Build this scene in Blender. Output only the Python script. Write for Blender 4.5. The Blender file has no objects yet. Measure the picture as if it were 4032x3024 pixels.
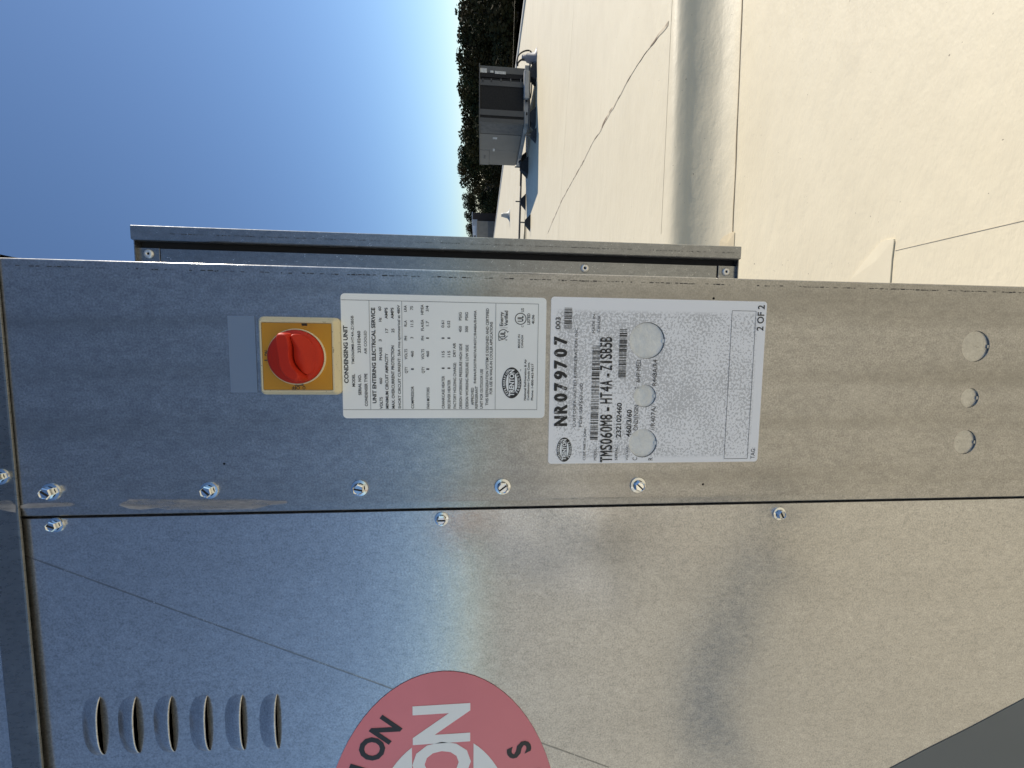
import bpy, bmesh, math, random
from mathutils import Vector, Matrix, noise as mnoise
random.seed(7)
sc = bpy.context.scene
C = sc.collection

# ------------------------------------------------------------------ camera
FP = 1513.0                      # focal length in pixels of the 4032 px wide picture
CAM = Vector((0, 0, 1.25))       # phone held sideways 1.25 m above the far roof
dn = Vector((19060, 100, 1513)).normalized()        # world down, in picture axes (right, down, forward)
lf = Vector((-221, 19190, 1513))
lf = (lf - dn * lf.dot(dn)).normalized()            # world left
AX, AZ = -lf, -dn
AY = AZ.cross(AX)
cam_d = bpy.data.cameras.new('camera')
cam = bpy.data.objects.new('camera', cam_d); C.objects.link(cam)
cam_d.sensor_fit = 'HORIZONTAL'; cam_d.sensor_width = 36.0
cam_d.lens = 36.0 * FP / 4032.0
cam_d.clip_start = 0.02; cam_d.clip_end = 2000
M = Matrix(((AX.x, -AX.y, -AX.z, CAM.x), (AY.x, -AY.y, -AY.z, CAM.y), (AZ.x, -AZ.y, -AZ.z, CAM.z), (0, 0, 0, 1)))
cam.matrix_world = M
sc.camera = cam

# ------------------------------------------------------------------ sky, sun, exposure
SUN_EL, SUN_B = math.radians(34), math.radians(20)   # elevation; how far the sun stands behind the panel plane
sdir = Vector((math.cos(SUN_B) * math.cos(SUN_EL), math.sin(SUN_B) * math.cos(SUN_EL), math.sin(SUN_EL)))
w = bpy.data.worlds.new('World'); sc.world = w; w.use_nodes = True
nt = w.node_tree
sky = nt.nodes.new('ShaderNodeTexSky'); sky.sky_type = 'NISHITA'; sky.sun_disc = False
sky.sun_elevation = SUN_EL
sky.sun_rotation = math.atan2(sdir.x, sdir.y)
sky.altitude = 500; sky.air_density = 1.0; sky.dust_density = 0.12; sky.ozone_density = 4.5
bg = nt.nodes['Background']; bg.inputs['Strength'].default_value = 0.080
nt.links.new(sky.outputs[0], bg.inputs['Color'])
sun_d = bpy.data.lights.new('sun', 'SUN'); sun_d.energy = 3.9; sun_d.angle = math.radians(0.55); sun_d.color = (1.0, 0.92, 0.79)
sun = bpy.data.objects.new('sun', sun_d); C.objects.link(sun)
sun.rotation_euler = sdir.to_track_quat('Z', 'Y').to_euler()
sc.view_settings.view_transform = 'Standard'; sc.view_settings.look = 'None'
sc.view_settings.gamma = 1.0; sc.view_settings.use_curve_mapping = False
sc.view_settings.exposure = 0.58
sc.render.engine = 'CYCLES'

# ------------------------------------------------------------------ helpers
def ray(px, py):
    v = Vector(((px - 2016) / FP, (py - 1512) / FP, 1.0))
    return Vector((AX.dot(v), AY.dot(v), AZ.dot(v)))
D = 0.345                                            # the cabinet front stands this far ahead
def P(px, py, y=D):                                  # point of the picture on the plane Y = y
    r = ray(px, py); return CAM + r * (y / r.y)
def G(px, py, z=0.0):                                # point of the picture on the level z
    r = ray(px, py); return CAM + r * ((z - CAM.z) / r.z)

def new_obj(name, me, mat=None, parent=None):
    o = bpy.data.objects.new(name, me); C.objects.link(o)
    if mat is not None: me.materials.append(mat)
    if parent is not None:
        o.parent = parent
        o.matrix_parent_inverse = parent.matrix_world.inverted() if False else Matrix.Translation(-parent.location)
    return o
def finish(name, bm, mat, parent=None, smooth=False, normals=True):
    if normals: bmesh.ops.recalc_face_normals(bm, faces=bm.faces)
    me = bpy.data.meshes.new(name); bm.to_mesh(me); bm.free()
    if smooth:
        for p in me.polygons: p.use_smooth = True
    return new_obj(name, me, mat, parent)
def tag(o, label=None, cat=None, group=None, kind=None):
    if label: o['label'] = label
    if cat: o['category'] = cat
    if group: o['group'] = group
    if kind: o['kind'] = kind
    return o
def thing(name, loc, label, cat, group=None):
    o = bpy.data.objects.new(name, None); C.objects.link(o); o.location = loc
    o.empty_display_size = 0.1
    return tag(o, label, cat, group)
def bx(bm, x0, x1, y0, y1, z0, z1, bev=0.0):
    r = bmesh.ops.create_cube(bm, size=1.0)
    vs = r['verts']
    for v in vs:
        v.co = Vector((x0 + (v.co.x + .5) * (x1 - x0), y0 + (v.co.y + .5) * (y1 - y0), z0 + (v.co.z + .5) * (z1 - z0)))
    if bev > 0:
        es = list({e for v in vs for e in v.link_edges})
        bmesh.ops.bevel(bm, geom=es, offset=bev, segments=2, profile=0.5, affect='EDGES')
def box(name, x0, x1, y0, y1, z0, z1, mat, parent=None, bev=0.0):
    bm = bmesh.new(); bx(bm, x0, x1, y0, y1, z0, z1, bev)
    return finish(name, bm, mat, parent)
def tube(bm, pts, r, seg=8, cap=True):
    rings = []
    n = len(pts)
    up = Vector((0, 0, 1))
    for i, p in enumerate(pts):
        t = (pts[min(i + 1, n - 1)] - pts[max(i - 1, 0)]).normalized()
        a = up if abs(t.dot(up)) < 0.95 else Vector((1, 0, 0))
        u = t.cross(a).normalized(); v = t.cross(u)
        rr = r[i] if isinstance(r, (list, tuple)) else r
        rings.append([bm.verts.new(p + (u * math.cos(k * 2 * math.pi / seg) + v * math.sin(k * 2 * math.pi / seg)) * rr) for k in range(seg)])
    for a, b in zip(rings, rings[1:]):
        for k in range(seg):
            bm.faces.new((a[k], a[(k + 1) % seg], b[(k + 1) % seg], b[k]))
    if cap:
        bm.faces.new(rings[0]); bm.faces.new(rings[-1])
def lathe(bm, c, axis, prof, seg=24):                # prof: (radius, height along axis)
    axis = axis.normalized()
    a = Vector((0, 0, 1)) if abs(axis.z) < .9 else Vector((1, 0, 0))
    u = axis.cross(a).normalized(); v = axis.cross(u)
    prev = None
    for (r, h) in prof:
        if r < 1e-6: cur = [bm.verts.new(c + axis * h)]
        else: cur = [bm.verts.new(c + axis * h + (u * math.cos(k * 2 * math.pi / seg) + v * math.sin(k * 2 * math.pi / seg)) * r) for k in range(seg)]
        if prev:
            for k in range(seg):
                A = [prev[k % len(prev)], prev[(k + 1) % len(prev)], cur[(k + 1) % len(cur)], cur[k % len(cur)]]
                A = list(dict.fromkeys(A))
                if len(A) >= 3: bm.faces.new(A)
        prev = cur
def fill_holes(bm, outer, holes, y):                 # flat sheet in the plane Y = y with holes cut through
    edges = []; loops = []
    for lp in [outer] + holes:
        vs = [bm.verts.new((p[0], y, p[1])) for p in lp]
        loops.append(vs)
        for i in range(len(vs)): edges.append(bm.edges.new((vs[i], vs[(i + 1) % len(vs)])))
    r = bmesh.ops.triangle_fill(bm, edges=edges, use_beauty=True, use_dissolve=False)
    fs = [g for g in r['geom'] if isinstance(g, bmesh.types.BMFace)]
    for f in fs:
        f.normal_update()
        if f.normal.y > 0: f.normal_flip()
    return fs, loops
def circ(x, z, r, n=28, ph=0.0):
    return [(x + r * math.cos(ph + k * 2 * math.pi / n), z + r * math.sin(ph + k * 2 * math.pi / n)) for k in range(n)]
def rrect(x0, x1, z0, z1, r, n=5):
    out = []
    for cx, cz, a0 in ((x1 - r, z1 - r, 0), (x0 + r, z1 - r, 90), (x0 + r, z0 + r, 180), (x1 - r, z0 + r, 270)):
        for k in range(n + 1):
            a = math.radians(a0 + 90 * k / n); out.append((cx + r * math.cos(a), cz + r * math.sin(a)))
    return out

# ------------------------------------------------------------------ materials
def mat(name, base=(.5, .5, .5), rough=.5, metal=0.0, spec=.5):
    m = bpy.data.materials.new(name); m.use_nodes = True
    b = m.node_tree.nodes['Principled BSDF']
    b.inputs['Base Color'].default_value = (*base, 1); b.inputs['Roughness'].default_value = rough
    b.inputs['Metallic'].default_value = metal; b.inputs['Specular IOR Level'].default_value = spec
    return m
class N:
    def __init__(s, m): s.t = m.node_tree; s.b = s.t.nodes['Principled BSDF']; s.tc = s.t.nodes.new('ShaderNodeTexCoord')
    def node(s, k, **kw):
        n = s.t.nodes.new(k)
        for a, v in kw.items(): setattr(n, a, v)
        return n
    def link(s, a, b): s.t.links.new(a, b)
    def noise(s, scale, detail=4, rough=.55, stretch=None, dist=0.0, out='Fac'):
        n = s.node('ShaderNodeTexNoise'); n.inputs['Scale'].default_value = scale; n.inputs['Detail'].default_value = detail
        n.inputs['Roughness'].default_value = rough; n.inputs['Distortion'].default_value = dist
        if stretch:
            mp = s.node('ShaderNodeMapping'); mp.inputs['Scale'].default_value = stretch
            s.link(s.tc.outputs['Object'], mp.inputs['Vector']); s.link(mp.outputs[0], n.inputs['Vector'])
        else: s.link(s.tc.outputs['Object'], n.inputs['Vector'])
        return n.outputs[out]
    def ramp(s, fac, stops):
        r = s.node('ShaderNodeValToRGB'); e = r.color_ramp.elements
        while len(e) < len(stops): e.new(0.5)
        for q, (p, c) in zip(e, stops):
            q.position = p; q.color = (*c, 1) if len(c) == 3 else c
        s.link(fac, r.inputs['Fac']); return r.outputs['Color']
    def mix(s, fac, a, b, mode='MIX'):
        n = s.node('ShaderNodeMix', data_type='RGBA', blend_type=mode)
        for sock, v in ((n.inputs[0], fac), (n.inputs[6], a), (n.inputs[7], b)):
            if isinstance(v, (int, float)): sock.default_value = v
            elif isinstance(v, tuple): sock.default_value = (*v, 1)
            else: s.link(v, sock)
        return n.outputs[2]
    def range(s, v, a, b, c, d):
        n = s.node('ShaderNodeMapRange'); s.link(v, n.inputs[0])
        for i, q in enumerate((a, b, c, d)): n.inputs[i + 1].default_value = q
        return n.outputs[0]
    def bump(s, h, strength, dist, prev=None):
        n = s.node('ShaderNodeBump'); n.inputs['Strength'].default_value = strength; n.inputs['Distance'].default_value = dist
        s.link(h, n.inputs['Height'])
        if prev is not None: s.link(prev, n.inputs['Normal'])
        return n.outputs[0]

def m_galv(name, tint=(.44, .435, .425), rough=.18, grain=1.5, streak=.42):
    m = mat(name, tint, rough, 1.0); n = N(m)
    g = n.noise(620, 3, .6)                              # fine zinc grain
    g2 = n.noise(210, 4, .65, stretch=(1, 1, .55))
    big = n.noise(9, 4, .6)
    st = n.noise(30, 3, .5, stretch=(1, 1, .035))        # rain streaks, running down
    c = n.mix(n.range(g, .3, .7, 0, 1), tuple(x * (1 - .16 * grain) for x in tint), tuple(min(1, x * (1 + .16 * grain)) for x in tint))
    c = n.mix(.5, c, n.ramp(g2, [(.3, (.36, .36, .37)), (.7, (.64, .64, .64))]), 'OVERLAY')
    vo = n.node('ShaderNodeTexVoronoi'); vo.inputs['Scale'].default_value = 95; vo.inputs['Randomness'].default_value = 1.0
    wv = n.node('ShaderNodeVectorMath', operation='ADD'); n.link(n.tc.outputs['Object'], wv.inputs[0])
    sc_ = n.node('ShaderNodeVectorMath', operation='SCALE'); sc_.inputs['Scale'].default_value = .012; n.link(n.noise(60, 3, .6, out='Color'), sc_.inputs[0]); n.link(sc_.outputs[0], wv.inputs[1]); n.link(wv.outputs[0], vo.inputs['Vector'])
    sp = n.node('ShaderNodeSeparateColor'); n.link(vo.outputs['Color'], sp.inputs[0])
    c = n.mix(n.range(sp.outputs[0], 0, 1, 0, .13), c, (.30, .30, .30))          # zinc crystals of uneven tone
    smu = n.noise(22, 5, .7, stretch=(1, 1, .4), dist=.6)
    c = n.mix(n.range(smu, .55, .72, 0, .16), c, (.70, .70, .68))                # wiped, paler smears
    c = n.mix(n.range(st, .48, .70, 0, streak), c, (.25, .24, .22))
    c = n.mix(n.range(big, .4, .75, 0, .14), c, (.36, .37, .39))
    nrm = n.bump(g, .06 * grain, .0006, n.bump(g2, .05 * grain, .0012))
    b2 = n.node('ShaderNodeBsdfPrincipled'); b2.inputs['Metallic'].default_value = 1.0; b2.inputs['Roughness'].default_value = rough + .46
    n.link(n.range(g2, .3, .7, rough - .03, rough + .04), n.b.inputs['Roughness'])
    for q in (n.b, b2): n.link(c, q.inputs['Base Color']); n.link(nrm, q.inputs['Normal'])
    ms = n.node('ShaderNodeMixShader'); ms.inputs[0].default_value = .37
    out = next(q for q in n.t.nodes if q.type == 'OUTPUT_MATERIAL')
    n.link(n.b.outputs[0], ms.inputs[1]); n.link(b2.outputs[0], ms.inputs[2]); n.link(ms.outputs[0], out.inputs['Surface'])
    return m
GALV = m_galv('galvanized steel')
GALV2 = m_galv('galvanized steel sheet', (.565, .565, .56), .14, 1.5, .06)
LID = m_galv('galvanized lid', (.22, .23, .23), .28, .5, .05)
GUARD = m_galv('galvanized guard', (.34, .35, .355), .24, 1.0, .1)
DISC = m_galv('galvanized knockout disc', (.58, .58, .56), .3, .8, .0)
def m_noisy(name, a, b, scale, rough=.5, metal=0.0, bump=0.0, bdist=.001, detail=4, lo=.35, hi=.65):
    m = mat(name, a, rough, metal); n = N(m)
    f = n.noise(scale, detail)
    n.link(n.mix(n.range(f, lo, hi, 0, 1), a, b), n.b.inputs['Base Color'])
    if bump: n.link(n.bump(f, bump, bdist), n.b.inputs['Normal'])
    return m
ZINC = mat('bright zinc', (.80, .82, .82), .14, 1.0)
RIVET = mat('aluminium rivet', (.82, .81, .78), .38, .7)
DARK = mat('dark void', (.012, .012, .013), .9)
INK = mat('black ink', (.018, .018, .02), .5)
WHITEINK = mat('white ink', (.86, .88, .88), .4)
LABELW = m_noisy('rating label film', (.91, .92, .89), (.87, .88, .86), 14, .35)
CREAM = m_noisy('aged cream plastic', (.70, .62, .42), (.62, .55, .38), 60, .5, bump=.05)
def _specks():
    n = N(CREAM); f = n.noise(420, 2, .6)
    c = n.mix(n.range(f, .66, .72, 0, .7), (.68, .60, .40), (.20, .16, .09)); n.link(c, n.b.inputs['Base Color'])
_specks()
YELLOW = m_noisy('yellow plastic plate', (.56, .26, .010), (.50, .235, .012), 20, .5)
RED = m_noisy('red knob plastic', (.50, .028, .008), (.44, .022, .008), 30, .5)
RED.node_tree.nodes['Principled BSDF'].inputs['Specular IOR Level'].default_value = .25
REDOVAL = m_noisy('faded red vinyl', (.74, .22, .245), (.69, .20, .225), 12, .4)
RUBBER = m_noisy('black rubber', (.02, .02, .021), (.035, .035, .036), 40, .8)
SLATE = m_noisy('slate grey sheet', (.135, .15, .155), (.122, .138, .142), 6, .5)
TAPE = mat('weathered clear tape', (.36, .40, .44), .34, .7)
SMEAR = m_noisy('dried sealant smear', (.42, .40, .39), (.34, .33, .33), 120, .6, bump=.2, bdist=.0005)
def _smear():
    n = N(SMEAR); f = n.noise(90, 4, .65, stretch=(1, 1, .18))
    n.link(n.range(f, .36, .62, .85, .2), n.b.inputs['Alpha'])
_smear()
RIM = mat('gap shadow', (.02, .02, .02), .9)
def m_thermal():
    m = mat('faded thermal label', (.6, .6, .6), .5); n = N(m)
    f = n.noise(470, 4, .62); z = n.noise(16, 2, .5)
    k = n.node('ShaderNodeMath', operation='ADD'); n.link(f, k.inputs[0]); n.link(n.range(z, .35, .65, -.055, .055), k.inputs[1])
    blot = n.range(k.outputs[0], .498, .528, 0, 1)
    sep = n.node('ShaderNodeSeparateXYZ'); n.link(n.tc.outputs['Object'], sep.inputs[0])
    # the border of the label stayed clean: blotches only inside
    def win(v, lo, hi):
        a = n.range(v, lo, lo + .004, 0, 1); b = n.range(v, hi - .004, hi, 1, 0)
        q = n.node('ShaderNodeMath', operation='MULTIPLY'); n.link(a, q.inputs[0]); n.link(b, q.inputs[1]); return q.outputs[0]
    q = n.node('ShaderNodeMath', operation='MULTIPLY'); n.link(blot, q.inputs[0])
    q2 = n.node('ShaderNodeMath', operation='MULTIPLY'); n.link(win(sep.outputs[0], *LBX), q2.inputs[0]); n.link(win(sep.outputs[2], *LBZ), q2.inputs[1])
    n.link(q2.outputs[0], q.inputs[1])
    n.link(n.mix(q.outputs[0], (.90, .90, .91), (.58, .58, .585)), n.b.inputs['Base Color'])
    return m
def m_fadedink():
    m = mat('worn thermal print', (.03, .03, .03), .6); n = N(m)
    f = n.noise(420, 3, .6, stretch=(1, 1, .35))
    n.link(n.mix(n.range(f, .62, .68, 0, .7), (.02, .02, .02), (.66, .66, .66)), n.b.inputs['Base Color'])
    return m
FADED = m_fadedink()

# ------------------------------------------------------------------ lettering (built-in font -> mesh)
_font_cache = {}
def glyphs(s, bold):
    key = (s, bold)
    if key in _font_cache: return _font_cache[key]
    cu = bpy.data.curves.new('t', 'FONT'); cu.body = s; cu.size = 1.0; cu.resolution_u = 3; cu.fill_mode = 'FRONT'
    cu.offset = bold
    o = bpy.data.objects.new('t', cu); C.objects.link(o)
    dg = bpy.context.evaluated_depsgraph_get()
    me = bpy.data.meshes.new_from_object(o.evaluated_get(dg))
    vs = [(v.co.x, v.co.y) for v in me.vertices]; fs = [tuple(p.vertices) for p in me.polygons]
    bpy.data.objects.remove(o); bpy.data.curves.remove(cu); bpy.data.meshes.remove(me)
    _font_cache[key] = (vs, fs); return vs, fs
CAPH = max(v[1] for v in glyphs('H', 0.0)[0])
class Print:
    """flat print: letters, rules and bars that end up as one mesh lying on its label"""
    def __init__(s, y): s.v = []; s.f = []; s.y = y
    def poly(s, pts):
        i = len(s.v); s.v += [(p[0], s.y, p[1]) for p in pts]; s.f.append(tuple(range(i, i + len(pts))))
    def text(s, t, x0, z0, width, h, bold=0.0, ang=0.0, shear=0.0):
        vs, fs = glyphs(t, bold)
        if not vs: return
        mn = min(v[0] for v in vs); mx = max(v[0] for v in vs)
        sx = (width / (mx - mn)) if width else h / CAPH
        sy = h / CAPH; i = len(s.v); ca, sa = math.cos(ang), math.sin(ang)
        for (a, b) in vs:
            a = (a - mn) * sx; b = b * sy; a += shear * b
            s.v.append((x0 + a * ca - b * sa, s.y, z0 + a * sa + b * ca))
        s.f += [tuple(q + i for q in f) for f in fs]
    def px(s, t, x, ys, ye, cap, bold=0.0, yplane=D):   # baseline starts at picture point (x, ys), runs to row ye
        a = P(x, ys, yplane); b = P(x, ye, yplane); c = P(x - cap, ys, yplane)
        s.text(t, a.x, a.z, b.x - a.x, c.z - a.z, bold)
    def line(s, x0, z0, x1, z1, wd):
        d = Vector((x1 - x0, z1 - z0)); L = d.length; d /= L; nrm = Vector((-d.y, d.x)) * wd / 2
        s.poly([(x0 - nrm.x, z0 - nrm.y), (x1 - nrm.x, z1 - nrm.y), (x1 + nrm.x, z1 + nrm.y), (x0 + nrm.x, z0 + nrm.y)])
    def ring(s, x, z, r, wd, n=32, a0=0, a1=360, sx=1.0):
        for k in range(n):
            A = [math.radians(a0 + (a1 - a0) * q / n) for q in (k, k + 1)]
            s.poly([(x + sx * r * math.cos(A[0]), z + r * math.sin(A[0])), (x + sx * (r + wd) * math.cos(A[0]), z + (r + wd) * math.sin(A[0])),
                    (x + sx * (r + wd) * math.cos(A[1]), z + (r + wd) * math.sin(A[1])), (x + sx * r * math.cos(A[1]), z + r * math.sin(A[1]))])
    def ellipse(s, x, z, a, b, n=48): s.poly([(x + a * math.cos(k * 2 * math.pi / n), z + b * math.sin(k * 2 * math.pi / n)) for k in range(n)])
    def build(s, name, mat, parent):
        me = bpy.data.meshes.new(name); me.from_pydata(s.v, [], s.f); me.update()
        o = new_obj(name, me, mat, parent)
        return o
def arc_text(pr, t, cx, cz, a, b, ang0, ang1, h, bold, top=True):
    """letters along an ellipse; top: feet towards the centre, else heads towards the centre"""
    n = len(t)
    fine = [math.radians(ang0 + (ang1 - ang0) * k / 400) for k in range(401)]
    cum = [0.0]
    for q, r in zip(fine, fine[1:]): cum.append(cum[-1] + math.hypot(a * (math.cos(r) - math.cos(q)), b * (math.sin(r) - math.sin(q))))
    for i, ch in enumerate(t):
        want = cum[-1] * (i + .5) / n
        k = next(q for q in range(401) if cum[q] >= want); ph = fine[k]
        px_, pz = cx + a * math.cos(ph), cz + b * math.sin(ph)
        tx, tz = -a * math.sin(ph), b * math.cos(ph)
        if top: tx, tz = -tx, -tz
        an = math.atan2(tz, tx)
        vs, _ = glyphs(ch, bold)
        if not vs: continue
        wd = (max(v[0] for v in vs) - min(v[0] for v in vs)) * h / CAPH * .92
        nx, nz = -math.sin(an), math.cos(an)
        pr.text(ch, px_ - math.cos(an) * wd / 2 - nx * h / 2, pz - math.sin(an) * wd / 2 - nz * h / 2, wd, h, bold, an)
def oval_logo(dark, light, cx, cz, a, b):
    """oval mark: dark oval, two pale lenses above and below a band with the name, words along the rim"""
    ia, ib, band = a * .74, b * .60, b * .30
    for sgn in (1, -1):
        pts = []
        th = math.asin(min(1, (band * 1.08) / ib))
        for k in range(21):
            an = th + (math.pi - 2 * th) * k / 20
            pts.append((cx + ia * math.cos(an), cz + sgn * ib * math.sin(an)))
        light.poly(pts if sgn > 0 else pts[::-1])
    light.text('TRENTON', cx - a * .86, cz - band * .80, a * 1.72, band * 1.60, .035)
    return

# ------------------------------------------------------------------ the ground: roof membrane with a step, terrain
def m_roof():
    m = mat('cream roof membrane', (.68, .62, .50), .55); n = N(m)
    a = n.noise(.9, 5, .6); b = n.noise(3.2, 5, .6, stretch=(.35, 1.3, 1)); c = n.noise(28, 4, .6); d = n.noise(55, 2, .5)
    col = n.mix(n.range(a, .35, .65, 0, 1), (.72, .64, .465), (.68, .60, .43))
    col = n.mix(n.range(b, .45, .75, 0, .25), col, (.56, .49, .35))
    col = n.mix(n.range(c, .58, .85, 0, .28), col, (.48, .43, .33))
    col = n.mix(n.range(d, .745, .77, 0, .75), col, (.16, .13, .09))
    n.link(col, n.b.inputs['Base Color'])
    h1 = n.noise(6, 5, .6, stretch=(.6, 1.6, 1)); h2 = n.noise(60, 3, .6)
    n.link(n.bump(h2, .10, .004, n.bump(h1, .22, .03)), n.b.inputs['Normal'])
    return m
ROOF = m_roof()
SEAM = m_noisy('dirty seam edge', (.20, .15, .09), (.36, .29, .19), 9, .8)
RIDGE = m_noisy('cracked membrane ridge', (.58, .50, .36), (.20, .14, .09), 7, .8, lo=.46, hi=.56)
THINSEAM = m_noisy('faint seam edge', (.50, .43, .31), (.60, .53, .40), 6, .8)
LAP = m_noisy('membrane lap', (.73, .65, .475), (.69, .61, .44), 7, .6, bump=.08, bdist=.008)
PATCH = m_noisy('yellowed membrane patch', (.66, .55, .36), (.60, .50, .33), 18, .55)
DROP = -0.27
sA = G(1440 * 1.8228, 525 * 1.8228); sB = G(1455 * 1.8228, 0)
k_step = (sB.y - sA.y) / (sB.x - sA.x)
def step_y(x): return sA.y + k_step * (x - sA.x)
eA, eB = G(1135 * 1.8228, 0), G(1087.5 * 1.8228, 650)            # the far long edge of the roof
k_edge = (eB.x - eA.x) / (eB.y - eA.y)
def edge_x(y): return eA.x + k_edge * (y - eA.y)
def _slope(l):                                       # degrees of slope along the fall of the step
    sm = lambda t: t * t * (3 - 2 * t)
    if l < .12: return 60 * sm(l / .12)
    if l < .185: return 60 + 5.5 * math.sin((l - .12) / .065 * math.pi)
    if l < .48: return 60 * (1 - (min(1, (l - .185) / .295)) ** 1.15)
    return 0.0
fall = []; run_ = 0.0; drop_ = 0.0; l_ = 0.0
while l_ < .48:
    fall.append((run_, -drop_)); th_ = math.radians(_slope(l_ + .00625)); run_ += math.cos(th_) * .0125; drop_ += math.sin(th_) * .0125; l_ += .0125
fall.append((run_, -drop_)); kz_ = -DROP / drop_
fall = [(a - .03, b * kz_) for a, b in fall]
prof = [(-60, 0), (-30, 0), (-15, 0), (-6, 0), (-2, 0), (-.5, 0), (-.1, 0)] + fall + [(.35, DROP), (.5, DROP), (.8, DROP), (2, DROP), (3.5, DROP), (10, DROP), (45, DROP)]
def roof_z(x, y):
    q = step_y(x) - y
    for (a, za), (b, zb_) in zip(prof, prof[1:]):
        if a <= q <= b: return za + (zb_ - za) * (q - a) / (b - a)
    return DROP if q > 0 else 0.0
def GR(px, py):                                      # point of the picture on the roof surface itself
    z = DROP / 2
    for _ in range(30):
        p = G(px, py, z); z = .5 * z + .5 * roof_z(p.x, p.y)
    return G(px, py, z)
bm = bmesh.new()
xs = [-45, -25, -12, -6, -3, -1.5, -.5] + [0.05 * i for i in range(0, 110, 2)] + [6, 7, 8, 9, 10, 12]
rows = []
for (s, z) in prof:
    row = []
    for i, x in enumerate(xs):
        wob = 0.012 * mnoise.noise(Vector((x * 2.1, 3.3, 0))) + 0.006 * mnoise.noise(Vector((x * 6.0, s * 9, 1)))
        f = 1.0 if -.03 < s < .24 else 0.0
        y = step_y(x) - s + wob * f * .35
        zz = z + (0.0025 * mnoise.noise(Vector((x * 5, s * 13, 5))) if .06 < s < .22 else 0)
        row.append(bm.verts.new((x, y, zz)))
    row.append(bm.verts.new((edge_x(step_y(12) - s), step_y(12) - s, z)))
    rows.append(row)
for a, b in zip(rows, rows[1:]):
    for i in range(len(a) - 1): bm.faces.new((a[i], a[i + 1], b[i + 1], b[i]))
bmesh.ops.recalc_face_normals(bm, faces=bm.faces)
for f in bm.faces:
    if f.normal.z < 0: f.normal_flip()
roof = finish('roof', bm, ROOF, smooth=True, normals=False); tag(roof, kind='structure')

def ground_strip(name, pts, wd, mat, h=.004, parent=roof, z=0.0):
    bm = bmesh.new(); prev = None
    for i, p in enumerate(pts):
        t = (pts[min(i + 1, len(pts) - 1)] - pts[max(i - 1, 0)]); t.z = 0; t.normalize()
        nn = Vector((-t.y, t.x, 0)) * (wd[i] if isinstance(wd, list) else wd) / 2
        zz = p.z + .001
        cur = [bm.verts.new((p.x - nn.x, p.y - nn.y, zz)), bm.verts.new((p.x - nn.x * .7, p.y - nn.y * .7, zz + h)), bm.verts.new((p.x + nn.x * .7, p.y + nn.y * .7, zz + h)), bm.verts.new((p.x + nn.x, p.y + nn.y, zz))]
        if prev:
            for k in range(3): bm.faces.new((prev[k], prev[k + 1], cur[k + 1], cur[k]))
        prev = cur
    return finish(name, bm, mat, parent)
DS = 1.8228
# lap seam before the step, with a brown dirt line
a, b = GR(1604 * DS, 0), GR(1583 * DS, 505 * DS)
dirv = b - a
pts = [a - dirv * 1.2 + dirv * 2.2 * k / 60 for k in range(61)]
for p in pts: p.y += .004 * mnoise.noise(Vector((p.x * 4, 0, 0))); p.z = roof_z(p.x, p.y)
ground_strip('lap_seam', pts, [.009 + .004 * mnoise.noise(p * 5) for p in pts], SEAM, .002)
# upper lap beyond the step
a, b = G(1452 * DS, 0), G(1428 * DS, 505 * DS); dirv = b - a
pts = [a - dirv * 1.0 + dirv * 2.0 * k / 40 for k in range(41)]
ground_strip('lap_seam', pts, .006, LAP, .0012)
# wrinkled ridge running diagonally over the far roof
ridge = [(1444, 50), (1436, 62), (1418, 85), (1398, 110), (1380, 135), (1362, 165), (1342, 200), (1325, 232), (1310, 255), (1298, 280), (1282, 305), (1262, 345), (1240, 385), (1215, 430), (1195, 475), (1180, 512)]
pts = []
for q, r in zip(ridge, ridge[1:]):
    for k in range(5):
        t = k / 5; p = GR((q[0] + (r[0] - q[0]) * t) * DS, (q[1] + (r[1] - q[1]) * t) * DS); p.x += .012 * mnoise.noise(p * 9); pts.append(p)
ground_strip('membrane_ridge', pts, [max(.006, .022 + .03 * mnoise.noise(p * 2.3)) for p in pts], RIDGE, .0025)
# patch and tongue of membrane near the cabinet
def flat_patch(name, outline, z, mat, h=.003):
    bm = bmesh.new()
    lo = [bm.verts.new(GR(x * DS, y * DS) + Vector((0, 0, .001))) for x, y in outline]
    c = sum((v.co for v in lo), Vector()) / len(lo)
    hi = [bm.verts.new(((v.co.x - c.x) * .985 + c.x, (v.co.y - c.y) * .985 + c.y, v.co.z + h)) for v in lo]
    for k in range(len(lo)): bm.faces.new((lo[k], lo[(k + 1) % len(lo)], hi[(k + 1) % len(hi)], hi[k]))
    cv = bm.verts.new((c.x, c.y, roof_z(c.x, c.y) + h + .004))
    for k in range(len(hi)): bm.faces.new((hi[k], hi[(k + 1) % len(hi)], cv))
    return finish(name, bm, mat, roof)
flat_patch('membrane_patch', [(1555, 540), (1557, 520), (1564, 511), (1576, 505), (1586, 500), (1588, 503), (1585, 560), (1560, 570)], DROP, PATCH)
flat_patch('membrane_tongue', [(1838, 605), (1860, 575), (1885, 545), (1903, 524), (1918, 517), (1933, 516), (1934, 520), (1929, 560), (1924, 625), (1850, 640)], DROP, LAP, .004)
a, b = G(1934 * DS, 541 * DS, DROP), G(2260 * DS, 465 * DS, DROP)
ground_strip('lap_seam', [a + (b - a) * k / 20 for k in range(21)], .0022, THINSEAM, .0006)
a, b = G(1898 * DS, 545 * DS, DROP), G(1934 * DS, 541 * DS, DROP)
# far faint laps
for (x0, x1) in ((1112, 1096), (1240, 1205)):
    a, b = G(x0 * DS, 0), G(x1 * DS, 520 * DS)
    ground_strip('lap_seam', [a + (b - a) * k / 20 for k in range(-6, 27)], .03, LAP, .0012)
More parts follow.
